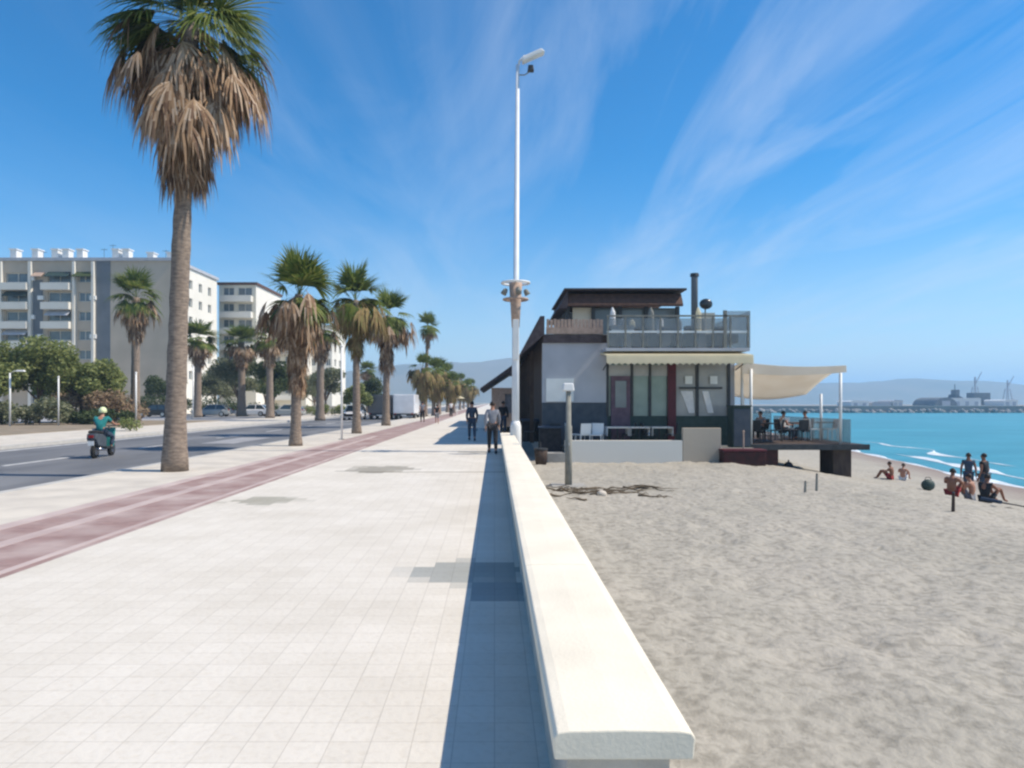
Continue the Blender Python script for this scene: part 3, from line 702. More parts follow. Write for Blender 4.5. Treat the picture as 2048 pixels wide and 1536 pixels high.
rp('screen_post', MB().box(x(1432)-.06, x(1432)+.06, 25.9, 26.0, z(700)+.003, z(628)), 'greypost')
for i, px in enumerate((1212,1240,1262,1290,1318,1345,1360,1388,1426)):
    rp('terrace_chair', MB().box(x(px), x(px)+.34, 26.3+.2*(i%3), 26.7+.2*(i%3), z(700)+.003, z(664 if i % 2 else 655), .04, .04), ('dark','stairgrey','timber')[i % 3], bevel=.02)
for i, px in enumerate((1228,1250,1275,1306,1330,1372,1402,1418)):
    yy = 27.4+.35*(i%3)
    rp('folded_parasol' if i % 3 == 0 else 'planter', MB().tube([(x(px),yy,z(668)),(x(px),yy,z(655)),(x(px)+.02,yy,z(636 if i % 3 else 622)),(x(px),yy,z(632 if i % 3 else 612))], [.13,.14,.10,.03], 10), ('whitecloth','stairgrey','awning','greypost')[i % 4])
rp('cloth_sheet', MB().box(x(1214), x(1258), 25.98, 26.0, z(671), z(656)), 'whitecloth')
pk = MB()
n = 16
for i in range(n):
    a = x(1096)+(x(1203)-x(1096))*i/(n-1); rp('picket', MB().box(a-.055, a+.055, 27.0, 27.04, z(668)+.003, z(638)-.02*(i%2)), 'picket')
rp('fence_board', MB().box(x(1092), x(1204), 26.95, 26.997, z(668), z(655)), 'picket')
rp('fascia', MB().box(x(1086), x(1204), 26.9, 26.997, z(686)+.003, z(670)), 'darkroof')
rp('terrace_floor', MB().box(1.85, 9.4, 27.05, 44.9, z(670)+.003, z(668)), 'concrete')
# lean-to tiled roof along the left side
rf = MB().prism([(1.0,3.55),(1.06,3.50),(1.92,4.25),(1.92,4.95),(1.75,4.95)], 26.85, 46, 'y')
rp('side_roof', rf, 'darkroof')
# cream awning
aw = MB(); nx = 12
ax0, ax1 = x(1200), x(1476)
aw.prism([(27.0, z(708)),(27.0, z(706)-.0+.03),(25.4, z(716)+.02),(25.35, z(731)),(25.38, z(731)),(25.44, z(716)-.02)], ax0, ax1)
rp('awning', aw, 'awning')
sc = MB()
for i in range(24):
    a = ax0+(ax1-ax0)*i/24; sc.tri((a+.01,25.36,z(731)), (a+(ax1-ax0)/24-.01,25.36,z(731)), (a+(ax1-ax0)/48,25.36,z(731)-.07))
rp('awning_trim', sc, 'awning')
for px in (1206,1470): rp('awning_arm', MB().tube([(x(px),26.95,z(740)),(x(px),25.5,z(724))], .025, 6), 'dark')
# rooftop pavilion
Dp = 31
xa, xb = X(1130,Dp), X(1358,Dp)
rr = [( -0,0)]
pr = MB(); zt = Z(590,Dp); ze = Z(616,Dp)
pr.quad((xa+.35,Dp,zt),(xb+.05,Dp,zt),(xb-.15,Dp-.8,ze),(xa-.2,Dp-.8,ze)) if False else None
pr.prism([(Dp-.7,ze),(Dp-.7,ze+.08),(Dp-.35,zt),(Dp+6,zt+.10),(Dp+6,zt-.02),(Dp-.2,zt-.12),(Dp-.5,ze)], xa+.05, xb, 'x')
rp('pavilion_roof', pr, 'brownroof')
rp('roof_edge', MB().box(xa-.1, xb+.15, Dp-.72, Dp+6, zt+.11, zt+.19), 'darkroof')
rp('roof_return', MB().prism([(xa-.35,ze-.1),(xa+.05,zt+.08),(xa+.05,ze-.1)], Dp-.7, Dp+6, 'y'), 'darkroof')
for px in (1134,1185,1238,1290,1352):
    rp('pavilion_post', MB().box(X(px,Dp)-.08, X(px,Dp)+.08, Dp-.3, Dp-.14, z(668)+.003, ze+.02), 'dark')
rp('pavilion_wall', MB().box(X(1145,Dp), X(1182,Dp), Dp-.1, Dp+.1, z(668)+.003, ze), 'stucco2')
rp('pavilion_glass', MB().box(X(1187,Dp), X(1350,Dp), Dp+.0, Dp+.03, z(668)+.003, ze), 'bluewin')
rp('pavilion_back_wall', MB().box(xa, xb, Dp+5.7, Dp+5.9, z(668)+.003, zt+.1), 'slate')
rp('flue_pipe', MB().tube([(X(1389,29),29,z(668)),(X(1389,29),29,Z(556,29)),(X(1389,29),29,Z(553,29))], .14, 12), 'stairgrey', smooth=True)
rp('flue_cap', MB().tube([(X(1389,29),29,Z(553,29)+.003),(X(1389,29),29,Z(547,29))], [.19,.17], 12), 'dark')
rp('cabinet', MB().box(X(1396,29), X(1424,29), 28.6, 29.4, z(668)+.003, Z(628,29)), 'stucco2')
rp('satellite_dish', MB().ball((X(1412,28.4),28.4,Z(608,28.4)), (.27,.12,.22), 14, 8), 'carblack', smooth=True)
rp('dish_mast', MB().tube([(X(1412,28.4),28.5,z(668)),(X(1412,28.4),28.5,Z(610,28.4))], .03, 8), 'greypost')

# terrace floor with its low wall in front of the glazed front
ter = thing('terrace', 'pale low terrace wall on the sand in front of the restaurant', 'terrace', (5,25.4,-.5))
obj('floor', MB().box(2.6, 9.4, 25.3, 26.99, -.9, -.02), M['concrete'], ter, world=True)
obj('front_wall', MB().box(X(1130,25.1), X(1365,25.1), 25.1, 25.297, -.9, Z(881,25.1)), M['stuccow'], ter, world=True, bevel=.01)
obj('beige_wall', MB().box(X(1366,25.1), X(1442,25.1), 25.1, 25.297, -.9, Z(856,25.1)), M['stucco'], ter, world=True, bevel=.01)
obj('step', MB().box(X(1095,25.1), X(1129,25.1), 24.9, 26.9, -.9, -.18), M['concrete'], ter, world=True)
cab = thing('storage_cabinet', 'dark green tall cabinet at the corner between restaurant and deck', 'cabinet', (9.05,25.9,-.02))
obj('carcass', MB().box(-.33,.33,-.3,.3,.0,1.5), M['greendark'], cab, bevel=.01)
obj('door', MB().box(-.3,.3,-.33,-.303,.05,1.42), M['basedark'], cab); obj('lid', MB().box(-.36,.36,-.34,.33,1.503,1.55), M['greendark'], cab)

# tables and chairs
def table(label, loc, cloth=True, group='restaurant tables'):
    t = thing('table', label, 'table', loc, 0, group)
    obj('table_top', MB().box(-.42,.42,-.36,.36,.70,.74), M['whitecloth' if cloth else 'timber'], t, bevel=.008)
    if cloth:
        c = MB(); c.prism([(-.44,.743),(-.44,.42),(-.43,.42),(-.43,.735),(.43,.735),(.43,.42),(.44,.42),(.44,.743)], -.38, .38, 'y'); obj('cloth', c, M['whitecloth'], t)
    obj('pedestal', MB().tube([(0,0,.02),(0,0,.70)], .035, 8), M['dark'], t); obj('foot', MB().box(-.25,.25,-.25,.25,0,.02), M['dark'], t)
    return t
def chair(label, loc, rz, m, group='restaurant chairs'):
    t = thing('chair', label, 'chair', loc, rz, group)
    obj('seat', MB().box(-.22,.22,-.21,.21,.43,.47), M[m], t, bevel=.01)
    obj('backrest', MB().prism([(-.24,.473),(-.20,.473),(-.26,.88),(-.29,.88)], -.22, .22, 'x'), M[m], t, bevel=.01)
    for sx in (-.2,.2):
        for sy in (-.19,.19): obj('leg', MB().tube([(sx*1.05,sy*1.1,0),(sx,sy,.43)], .018, 6), M[m], t)
    return t
T0 = table('table with white cloth on the terrace, nearer the white chairs', (X(1235,26.2),26.2,-.02)); dup(T0, (X(1278,26.2),26.2,-.02), 0, 'table with white cloth in the middle of the terrace'); dup(T0, (X(1318,26.2),26.2,-.02), 0, 'table with white cloth at the right end of the terrace')
C0 = chair('white chair on the terrace, just right of the beach shower post', (X(1165,26),26,-.02), .4, 'white')
dup(C0, (X(1193,25.9),25.9,-.02), 2.8, 'white chair beside the first terrace table')
dup(C0, (X(1148,26.4),26.4,-.02), -1.2, 'white chair behind the beach shower post')
C1 = chair('dark chair between the first two terrace tables', (X(1256,26.3),26.3,-.02), 1.5, 'dark')
dup(C1, (X(1298,26.3),26.3,-.02), -1.5, 'dark chair between the last two terrace tables')
dup(C1, (X(1340,26.2),26.2,-.02), 1.4, 'dark chair at the right end of the terrace tables')
dup(C1, (X(1105,26.5),26.5,-.02), .3, 'dark chair under the white notice board')
dup(C1, (X(1060,28.5),28.5,0), 1.3, 'dark chair at the left side of the restaurant')
for i, (px, d, lb) in enumerate(((1100,26.2,'black storage crate under the notice board'),(1063,29.5,'black storage crate by the left side of the restaurant'))):
    t = thing('storage_crate', lb, 'crate', (X(px,d),d,-.18 if i == 0 else 0), 0, 'storage crates by the restaurant')
    obj('crate_box', MB().box(-.42,.42,-.35,.35,0,.85,.03,.03), M['blackcloth'], t, bevel=.02); obj('lid', MB().box(-.44,.44,-.37,.37,.853,.93), M['darkblue'], t, bevel=.02)
t = thing('litter_bin', 'small dark round litter bin on the sand beside the wall end', 'litter bin', (X(1082,24.2),24.2,-.5))
obj('drum', MB().tube([(0,0,0),(0,0,.5)], [.19,.23], 16), M['timber'], t, smooth=True); obj('rim', MB().tube([(0,0,.503),(0,0,.55)], .245, 16), M['dark'], t)
obj('post', MB().tube([(0,.26,0),(0,.26,.75)], .025, 8), M['dark'], t)

# deck with sail canopy
dk = thing('deck', 'dark raised timber deck carried on a block above the beach', 'deck', (11,27,-1.3))
obj('platform', MB().box(9.5, 13.95, 26.2, 34, -.10, .06), M['timber'], dk, world=True)
obj('edge_beam', MB().box(9.5, 14.0, 26.1, 26.197, -.14, .07), M['dark'], dk, world=True)
obj('support_block', MB().box(X(1664,26.4), X(1700,26.4), 26.3, 27.4, -1.75, -.15), M['timber'], dk, world=True)
obj('support_block', MB().box(X(1440,26.0), X(1562,26.0), 26.25, 30, -1.3, -.14), M['deckred'], dk, world=True)
obj('screen', MB().box(9.55, 13.3, 33.6, 33.64, .063, 1.15), M['bal'], dk, world=True)
obj('screen', MB().box(13.35, 13.39, 26.3, 33.5, .063, 1.0), M['bal'], dk, world=True)
cr = thing('cooler_box', 'dark red and black drinks cooler below the deck edge', 'cooler', (X(1484,24.9),24.9,-.60))
obj('cooler_body', MB().box(-.75,.75,-.3,.3,0,.5), M['deckred'], cr, bevel=.03); obj('lid', MB().box(-.77,.77,-.32,.32,.503,.58), M['maroon'], cr, bevel=.02)
t = thing('marker_pole', 'thin pinkish pole on the sand in front of the dark red cooler', 'post', (X(1487,25),25,-.6))
obj('pole', MB().tube([(0,0,0),(0,0,1.2)], .03, 8), M['picket'], t); obj('cap', MB().ball((0,0,1.2), .045, 8, 5), M['picket'], t)
t = thing('beach_ball', 'small dark buoy on the sand under the deck', 'buoy', (X(1577,27.5),27.5,-1.02))
obj('float', MB().ball((0,0,.16), .17, 12, 8), M['darkblue'], t, smooth=True); obj('ring', MB().tube([(0,0,.33),(0,0,.40)], .03, 8), M['dark'], t)

cn = thing('canopy', 'white sail canopy on white posts over the deck', 'canopy', (11.6,27,.06))
sl = MB(); nu, nv = 18, 12
def sailp(u, v):
    xx = X(1484,26.6)+(X(1692,26.6)-X(1484,26.6))*u; yy = 26.6+3.4*v
    front = 3.16 - .10*math.sin(math.pi*u)
    zt = front + .25*math.sin(math.pi*v)*(1-.55*u) - v*1.05 - .18*math.sin(math.pi*u)*v - .12*u
    return Vector((xx, yy, zt))
for i in range(nu+1):
    for j in range(nv+1): sl.v.append(tuple(sailp(i/nu, j/nv)))
sl.f = [(i*(nv+1)+j, (i+1)*(nv+1)+j, (i+1)*(nv+1)+j+1, i*(nv+1)+j+1) for i in range(nu) for j in range(nv)]
so = obj('sail', sl, M['sail'], cn, world=True, smooth=True); md = so.modifiers.new('s','SOLIDIFY'); md.thickness = .02
va = MB()
for i in range(nu):
    p, q = sailp(i/nu,0), sailp((i+1)/nu,0); hh = .42
    va.quad(p+Vector((0,-.01,-.0)), q+Vector((0,-.01,0)), q+Vector((0,-.03,-hh+.16*(i+1)/nu)), p+Vector((0,-.03,-hh+.16*i/nu)))
vo = obj('valance', va, M['sail'], cn, world=True); md = vo.modifiers.new('s','SOLIDIFY'); md.thickness = .015
for (px, d, top, mm) in ((1502,26.5,2.9,'white'),(1681,26.5,2.75,'white'),(1484,27.4,3.1,'white'),(1642,29.9,2.0,'white'),(1486,29.9,2.1,'white')):
    obj('post', MB().tube([(X(px,d),d,.06 if d < 34 else -1.2),(X(px,d),d,top)], .055, 10), M[mm], cn, world=True, smooth=True)
Td = table('small dark table on the deck near its left post', (X(1530,28.5),28.5,.06), False); dup(Td, (X(1585,29.5),29.5,.06), .3, 'small dark table in the middle of the deck'); dup(Td, (X(1640,30),30,.06), .1, 'small dark table at the right end of the deck')
for i, (px, d, rz, mm, lb) in enumerate(((1513,27.6,-.6,0,'dark chair at the left end of the deck'),(1552,28.2,1.3,0,'dark chair between the first two deck tables'),(1600,28.3,.2,0,'dark chair in front of the middle deck table'),(1625,29.2,-1.4,1,'white chair left of the right deck table'),(1660,29.6,1.6,1,'white chair at the right end of the deck'),(1570,30.5,2.9,1,'white chair behind the middle deck table'))):
    dup(C1 if mm == 0 else C0, (X(px,d),d,.06), rz, lb)

# second low building farther along the promenade
D2 = 47
t = thing('beach_bar', 'low pinkish beach bar with sloping dark roof beyond the restaurant', 'beach bar', (1.2,D2,0))
hl = [(.9,1.7,0.9,2.2),(2.1,2.7,.9,2.2)]
f = MB().facade((-.2,D2,0),(1,0,0),4.2,2.6,hl,.15,(0,1,0)); f.facade((-.2,D2,0),(0,1,0),14,2.6,[(1.5,3,.3,2.1),(5,6.5,.3,2.1),(9,11,.3,2.1)],.15,(1,0,0)); f.box(-.15,4,D2+13.8,D2+14,0,2.6)
obj('wall', f, M['picket'], t, world=True)
obj('interior', MB().box(0.1,3.9,D2+.2,D2+13.7,.01,2.55), M['greycloth'], t, world=True)
obj('roof', MB().prism([(-.95,2.42),(-.95,2.56),(1.2,4.1),(4.4,4.1),(4.4,3.9),(1.3,3.9)], D2-.8, D2+14.5, 'y'), M['darkroof'], t, world=True)
t = thing('sunshade', 'small pale sunshade over the promenade far away', 'sunshade', (X(914,85),85,0))
obj('shade_cloth', MB().tube([(0,0,2.1),(0,0,2.5)], [1.0,.05], 8), M['awning'], t); obj('pole', MB().tube([(0,0,0),(0,0,2.5)], .04, 8), M['white'], t)
t = thing('sign_board', 'small white board standing on the promenade between the two walkers', 'sign', (X(961,40),40,0))
obj('panel', MB().box(-.24,.24,-.03,.03,.15,.95), M['white'], t, bevel=.01)
for s in (-.2,.2): obj('leg', MB().box(s-.02,s+.02,-.02,.02,0,.15), M['dark'], t)

# ------------------------------------------------------------------ beach things
sh = thing('beach_shower', 'grey weathered beach shower post with white head on the sand', 'beach shower', (X(1137,18.2),18.2,-.52))
obj('post', MB().tube([(0,0,-.1),(0,0,1.55),(0,0,1.56),(0,0,2.45)], [.095,.09,.07,.065], 12), M['greypost'], sh, smooth=True)
obj('shower_head', MB().box(-.17,.15,-.12,.12,2.45,2.66,.03,.03), M['white'], sh, bevel=.03)
obj('arm', MB().tube([(.05,0,2.5),(-.2,-.05,2.56),(-.25,-.05,2.50)], .018, 6), M['white'], sh)
obj('tap', MB().tube([(0,-.09,1.1),(0,-.15,1.1),(0,-.15,1.05)], .014, 6), M['chrome'], sh)
obj('foot_slab', MB().box(-.45,.45,-.4,.4,-.06,.02), M['concrete'], sh, bevel=.01)
rnd = random.Random(5)
br = thing('driftwood', 'tangle of dry brown branches lying on the sand by the shower post', 'branches', (X(1200,16.2),16.2,-.5))
m = MB()
def sandz(x_, y_): return beach_z(x_, y_)+sand_noise(x_, y_)+.5
for i in range(34):
    a = rnd.uniform(-.5,.5)+(math.pi if rnd.random() < .35 else 0); p = Vector((rnd.uniform(-1.3,1.1), rnd.uniform(-.8,1.3), 0)); pts = []
    L_ = rnd.uniform(.4,1.5); dr = rnd.uniform(-.3,.3)
    for k in range(6):
        zz = sandz(p.x+br.location.x, p.y+br.location.y)
        pts.append((p.x, p.y, zz+rnd.uniform(.0,.07))); a += dr*.3+rnd.uniform(-.25,.25); p = p+Vector((math.cos(a), math.sin(a)*.6,0))*L_/5
    m.tube(pts, [rnd.uniform(.012,.03)]*3+[.012,.009,.005], 6)
obj('branches', m, M['wood'], br, smooth=True)
t = thing('stone', 'small pale stone lying among the dry branches', 'stone', (X(1204,16),16,-.5))
s_ = MB().ball((0,0,.05), (.12,.09,.08), 12, 8); s_.v = [tuple(Vector(v)*(1+.15*noise.noise(Vector(v)*9))) for v in s_.v]; obj('stone_body', s_, M['stone'], t, smooth=True)
for i, (px, d, h, lb) in enumerate(((1906,14.2,.36,'dark short stake alone on the sand at right'),(1633,17.3,.38,'taller of two small stakes on the open sand'),(1610,16.9,.24,'shorter of two small stakes on the open sand'))):
    t = thing('stake', lb, 'stake', (X(px,d), d, beach_z(X(px,d),d)), 0, 'stakes on the sand')
    obj('shaft', MB().tube([(0,0,-.1),(.01,0,h)], [.035,.028], 8), M['greypost'] if i else M['timber'], t); obj('tip', MB().tube([(.01,0,h+.001),(.01,0,h+.03)], [.028,.01], 8), M['dark'], t)

# ------------------------------------------------------------------ people
STAND = dict(pelvis=(0,0,.95), spine=(0,-.01,1.12), chest=(0,0,1.32), neck=(0,0,1.47), jaw=(0,.02,1.555), head=(0,.015,1.63), crown=(0,-.005,1.70),
    shL=(-.17,0,1.41), elL=(-.235,-.03,1.13), wrL=(-.24,.05,.89), haL=(-.24,.07,.82), shR=(.17,0,1.41), elR=(.235,-.03,1.13), wrR=(.24,.05,.89), haR=(.24,.07,.82),
    hiL=(-.09,0,.92), knL=(-.10,.03,.50), anL=(-.10,-.02,.09), toL=(-.11,.14,.035), hiR=(.09,0,.92), knR=(.10,.03,.50), anR=(.10,-.02,.09), toR=(.11,.14,.035))
RAD = dict(pelvis=.125, spine=.105, chest=.125, neck=.052, jaw=.066, head=.098, crown=.068, shL=.062, elL=.042, wrL=.027, haL=.034, shR=.062, elR=.042, wrR=.027, haR=.034,
    hiL=.085, knL=.055, anL=.038, toL=.033, hiR=.085, knR=.055, anR=.038, toR=.033)
EDG = [('pelvis','spine'),('spine','chest'),('chest','neck'),('neck','jaw'),('jaw','head'),('head','crown'),('chest','shL'),('shL','elL'),('elL','wrL'),('wrL','haL'),('chest','shR'),('shR','elR'),('elR','wrR'),('wrR','haR'),
    ('pelvis','hiL'),('hiL','knL'),('knL','anL'),('anL','toL'),('pelvis','hiR'),('hiR','knR'),('knR','anR'),('anR','toR')]
def skin(name, vs, es, rs, m, parent, sub=1):
    me = bpy.data.meshes.new(name); me.from_pydata([tuple(v) for v in vs], es, []); me.update(); me.materials.append(m)
    o = bpy.data.objects.new(name, me); col.objects.link(o); o.parent = parent
    md = o.modifiers.new('skin','SKIN'); md.use_smooth_shade = True
    if not me.skin_vertices: me.skin_vertices_create() if hasattr(me,'skin_vertices_create') else None
    lay = me.skin_vertices[0] if me.skin_vertices else None
    if lay:
        for i, r in enumerate(rs): lay.data[i].radius = (r, r)
        lay.data[0].use_root = True
    sb = o.modifiers.new('sub','SUBSURF'); sb.levels = sub; sb.render_levels = sub
    return o
POSES = {
 'stand': {},
 'walk': dict(knL=(-.10,.16,.52), anL=(-.10,.22,.12), toL=(-.11,.38,.08), knR=(.10,-.05,.50), anR=(.10,-.25,.13), toR=(.11,-.13,.035), elL=(-.23,-.12,1.15), wrL=(-.22,-.10,.90), haL=(-.22,-.08,.83), elR=(.23,.05,1.14), wrR=(.22,.17,.93), haR=(.22,.2,.87)),
 'sit': dict(pelvis=(0,0,.50), spine=(0,-.02,.68), chest=(0,0,.88), neck=(0,.02,1.03), jaw=(0,.05,1.11), head=(0,.05,1.19), crown=(0,.03,1.26), shL=(-.17,.02,.97), shR=(.17,.02,.97), elL=(-.23,.08,.72), elR=(.23,.08,.72), wrL=(-.17,.30,.70), wrR=(.17,.30,.70), haL=(-.14,.37,.71), haR=(.14,.37,.71),
    hiL=(-.1,.04,.49), hiR=(.1,.04,.49), knL=(-.13,.44,.50), knR=(.13,.44,.50), anL=(-.13,.42,.09), anR=(.13,.42,.09), toL=(-.14,.58,.035), toR=(.14,.58,.035)),
 'ground': dict(pelvis=(0,0,.12), spine=(0,-.06,.30), chest=(0,-.03,.50), neck=(0,.03,.64), jaw=(0,.07,.72), head=(0,.08,.80), crown=(0,.06,.87), shL=(-.17,.0,.59), shR=(.17,.0,.59), elL=(-.25,.15,.42), elR=(.25,.15,.42), wrL=(-.15,.36,.44), wrR=(.15,.36,.44), haL=(-.08,.42,.45), haR=(.08,.42,.45),
    hiL=(-.1,.04,.11), hiR=(.1,.04,.11), knL=(-.16,.40,.47), knR=(.16,.40,.47), anL=(-.14,.62,.09), anR=(.14,.62,.09), toL=(-.15,.77,.035), toR=(.15,.77,.035)),
 'ride': dict(pelvis=(0,-.1,.82), spine=(0,-.08,1.0), chest=(0,.0,1.18), neck=(0,.05,1.32), jaw=(0,.09,1.40), head=(0,.10,1.48), crown=(0,.08,1.55), shL=(-.18,.02,1.26), shR=(.18,.02,1.26), elL=(-.30,.22,1.06), elR=(.30,.22,1.06), wrL=(-.29,.45,1.04), wrR=(.29,.45,1.04), haL=(-.29,.52,1.05), haR=(.29,.52,1.05),
    hiL=(-.12,-.05,.80), hiR=(.12,-.05,.80), knL=(-.22,.34,.66), knR=(.22,.34,.66), anL=(-.18,.28,.34), anR=(.18,.28,.34), toL=(-.18,.44,.29), toR=(.18,.44,.29)),
}
def person(label, loc, rz, pose, top, legs, skinm='skin', sc=1.0, sleeves=.5, leglen=1.0, hair=True, group=None, dress=False, helmet=False):
    P_ = dict(STAND); P_.update(POSES[pose]); P_ = {k_: Vector(v) for k_, v in P_.items()}
    t = thing('person', label, 'person', loc, rz, group); t.scale = (sc, sc, sc)
    names = list(P_); idx = {n_: i for i, n_ in enumerate(names)}
    vs = [P_[n_] for n_ in names]; rs = [RAD[n_] for n_ in names]; es = [(idx[a], idx[b_]) for a, b_ in EDG]
    # hands: five fingers, unequal and curled
    for s, S in ((-1,'L'),(1,'R')):
        h = P_['ha'+S]; fw = (h-P_['wr'+S]).normalized(); sd = Vector((0,1,0)) if abs(fw.y) < .7 else Vector((1,0,0)); sd = (sd-fw*sd.dot(fw)).normalized(); inn = fw.cross(sd)*s
        for k_, (o_, l_) in enumerate(((-.028,.062),(-.010,.075),(.010,.080),(.028,.068))):
            i0 = len(vs); vs += [h+sd*o_+fw*.035, h+sd*o_*1.1+fw*(.035+l_*.5), h+sd*o_*1.1+fw*(.035+l_*.85)+inn*.03]; rs += [.011,.0095,.008]
            es += [(idx['ha'+S], i0),(i0,i0+1),(i0+1,i0+2)]
        i0 = len(vs); vs += [h+sd*.04+inn*.012, h+sd*.06+fw*.035+inn*.02]; rs += [.013,.010]; es += [(idx['ha'+S], i0),(i0,i0+1)]
    fwd = (P_['head']-P_['crown']); fwd = Vector((0,1,0))
    i0 = len(vs); vs.append(P_['head']+fwd*.098+Vector((0,0,-.02))); rs.append(.014); es.append((idx['head'], i0))
    skin('body', vs, es, rs, M[skinm], t)
    hd = P_['head']
    e = MB()
    for s in (-1,1): e.ball(hd+Vector((s*.032,.083,.008)), .011, 8, 6)
    obj('eyes', e, M['hair'], t)
    e = MB()
    for s in (-1,1): e.ball(hd+Vector((s*.088,0,-.015)), (.012,.02,.03), 8, 6)
    obj('ears', e, M[skinm], t)
    if helmet:
        obj('helmet', MB().ball(hd+Vector((0,0,.015)), (.118,.138,.13), 16, 10, -.45), M['helmet'], t, smooth=True)
    elif hair:
        obj('hair', MB().ball(hd+Vector((0,-.018,.018)), (.086,.094,.096), 14, 9, -.5), M['hair'], t, smooth=True)
    lerp = lambda a, b_, u: P_[a].lerp(P_[b_], u)
    if top:
        v = [P_['chest'], P_['spine'], P_['pelvis']*1.0, P_['chest'].lerp(P_['neck'], .55), P_['shL'], lerp('shL','elL',sleeves), P_['shR'], lerp('shR','elR',sleeves)]
        r = [.148,.128,.145,.075,.080,.062,.080,.062]; ee = [(0,1),(1,2),(0,3),(0,4),(4,5),(0,6),(6,7)]
        if sleeves > .95:
            v += [lerp('elL','wrL',.9), lerp('elR','wrR',.9)]; r += [.042,.042]; ee += [(5,8),(7,9)]
        skin('shirt', v, ee, r, M[top], t)
    if dress:
        kl, kr = P_['knL'], P_['knR']; c = (kl+kr)/2
        d_ = MB().tube([P_['spine'], P_['pelvis'], c+Vector((0,0,.0))+(c-P_['pelvis'])*.1], [.14,.175,.24], 14); obj('skirt', d_, M[legs], t, smooth=True)
    elif legs:
        v = [P_['pelvis']+Vector((0,0,.03)), P_['hiL'], P_['hiR'], lerp('hiL','knL',min(1,leglen*2)), lerp('hiR','knR',min(1,leglen*2))]; r = [.148,.105,.105,.078,.078]; ee = [(0,1),(0,2),(1,3),(2,4)]
        if leglen > .6:
            v += [lerp('knL','anL',.92), lerp('knR','anR',.92)]; r += [.058,.058]; ee += [(3,5),(4,6)]
        skin('trousers', v, ee, r, M[legs], t)
    if pose not in ('ground',) and legs and leglen > .6 or dress:
        for S in 'LR':
            a = P_['an'+S]; b_ = P_['to'+S]; obj('shoe', MB().tube([a+Vector((0,-.04,-.04)), (a+b_)/2+Vector((0,0,-.01)), b_+Vector((0,.03,.0))], [.05,.052,.03], 10), M['dark'], t, smooth=True)
    return t
person('person in grey jacket and dark trousers walking beside the wall end', (X(985,22.2),22.2,0), .05, 'walk', 'greycloth', 'blackcloth', sc=.96, sleeves=1.0)
person('person in dark blue clothes walking in the restaurant shadow', (X(944,29.6),29.6,0), .1, 'walk', 'darkblue', 'darkblue', sc=.97, sleeves=1.0)
person('person in dark clothes by the lamp post beyond the wall end', (X(1006,34),34,0), -.2, 'stand', 'blackcloth', 'darkblue', sc=.98, sleeves=1.0)
person('distant person in grey shirt and dark trousers beside the white van', (X(845,57),57,0), .2, 'walk', 'greycloth', 'blackcloth', sc=.98)
person('distant person in dark brown top on the path near the far palms', (X(874,52),52,0), .1, 'walk', 'blackcloth', 'greycloth', sc=.85, leglen=.5)
person('distant person in white top far along the promenade', (X(902,78),78,0), .1, 'walk', 'whitecloth', 'blackcloth')
bz = lambda px, d: (X(px,d), d, beach_z(X(px,d), d)+.01)
person('standing person in dark top seen against the surf, left of the other', bz(1937,26.5), -.6, 'stand', 'darkblue', 'darkblue', 'tan', .98, .4, .4)
person('standing person in dark top and shorts, rightmost on the beach', bz(1968,25), .5, 'stand', 'blackcloth', 'darkblue', 'tan', 1.0, .4, .45)
person('tanned person seated on the sand in red swimwear', bz(1904,22.5), -.9, 'ground', None, 'redcloth', 'tan', 1.0, .3, .3)
person('tanned person seated on the sand between the standing figures', bz(1942,22.8), .7, 'ground', None, 'greycloth', 'skin', .95, .3, .3)
person('tanned person seated on the dark mat in dark swimwear', bz(1972,21.2), -1.2, 'ground', 'blackcloth', 'blackcloth', 'tan', .98, .1, .3)
person('far tanned bather seated near the waterline', bz(1782,33), .8, 'ground', None, 'redcloth', 'tan', .95, .3, .3)
person('far pale bather seated beside the first near the waterline', bz(1806,33.5), -.8, 'ground', None, 'whitecloth', 'skin', .9, .3, .3)
person('diner in grey seated on the deck at the left table', (X(1522,29.3),29.3,.02), 2.2, 'sit', 'greycloth', 'blackcloth', sc=.97)
person('diner in white seated on the deck at the middle table', (X(1565,29.2),29.2,.02), -1.4, 'sit', 'whitecloth', 'darkblue', sc=.97)
person('diner in dark blue seated on the deck near the right table', (X(1612,30.2),30.2,.02), 1.4, 'sit', 'darkblue', 'darkblue', sc=.97)
for (px, d, lb) in ((1522,29.3,'dark chair under the diner in grey'),(1565,29.2,'dark chair under the diner in white'),(1612,30.2,'dark chair under the diner in dark blue')):
    dup(C1, (X(px,d),d,.06), {1522:2.2,1565:-1.4,1612:1.4}[px], lb)
t = thing('beach_mat', 'dark beach mat lying on the sand beside the rightmost seated bather', 'mat', (0,0,0)); 
cx, cy = X(2020,18.6), 18.6
mm = MB(); n = 10
for i in range(n):
    for s0 in (0,):
        a0 = cx-.5+2.0*i/n; a1 = cx-.5+2.0*(i+1)/n; f_ = lambda xx, yy_: (xx, yy_, beach_z(xx,yy_)+.13)
        mm.quad(f_(a0,cy-.35), f_(a1,cy-.35), f_(a1,cy+.35), f_(a0,cy+.35))
t.location = (cx, cy, beach_z(cx, cy)); mo = obj('mat_cloth', mm, M['blackcloth'], t, world=True); md = mo.modifiers.new('s','SOLIDIFY'); md.thickness = .03
obj('rolled_edge', MB().tube([f_(cx-.5,cy-.35), f_(cx-.5,cy+.35)], .05, 10), M['darkblue'], t, world=True)
t = thing('beach_bag', 'round dark green beach bag on the sand near the waterline', 'bag', bz(1856,29))
obj('bag_body', MB().ball((0,0,.2), (.27,.2,.24), 14, 9), M['greendark'], t, smooth=True)
obj('handle', MB().tube([(-.15,0,.38),(-.08,0,.52),(.08,0,.52),(.15,0,.38)], .015, 6), M['dark'], t, smooth=True)

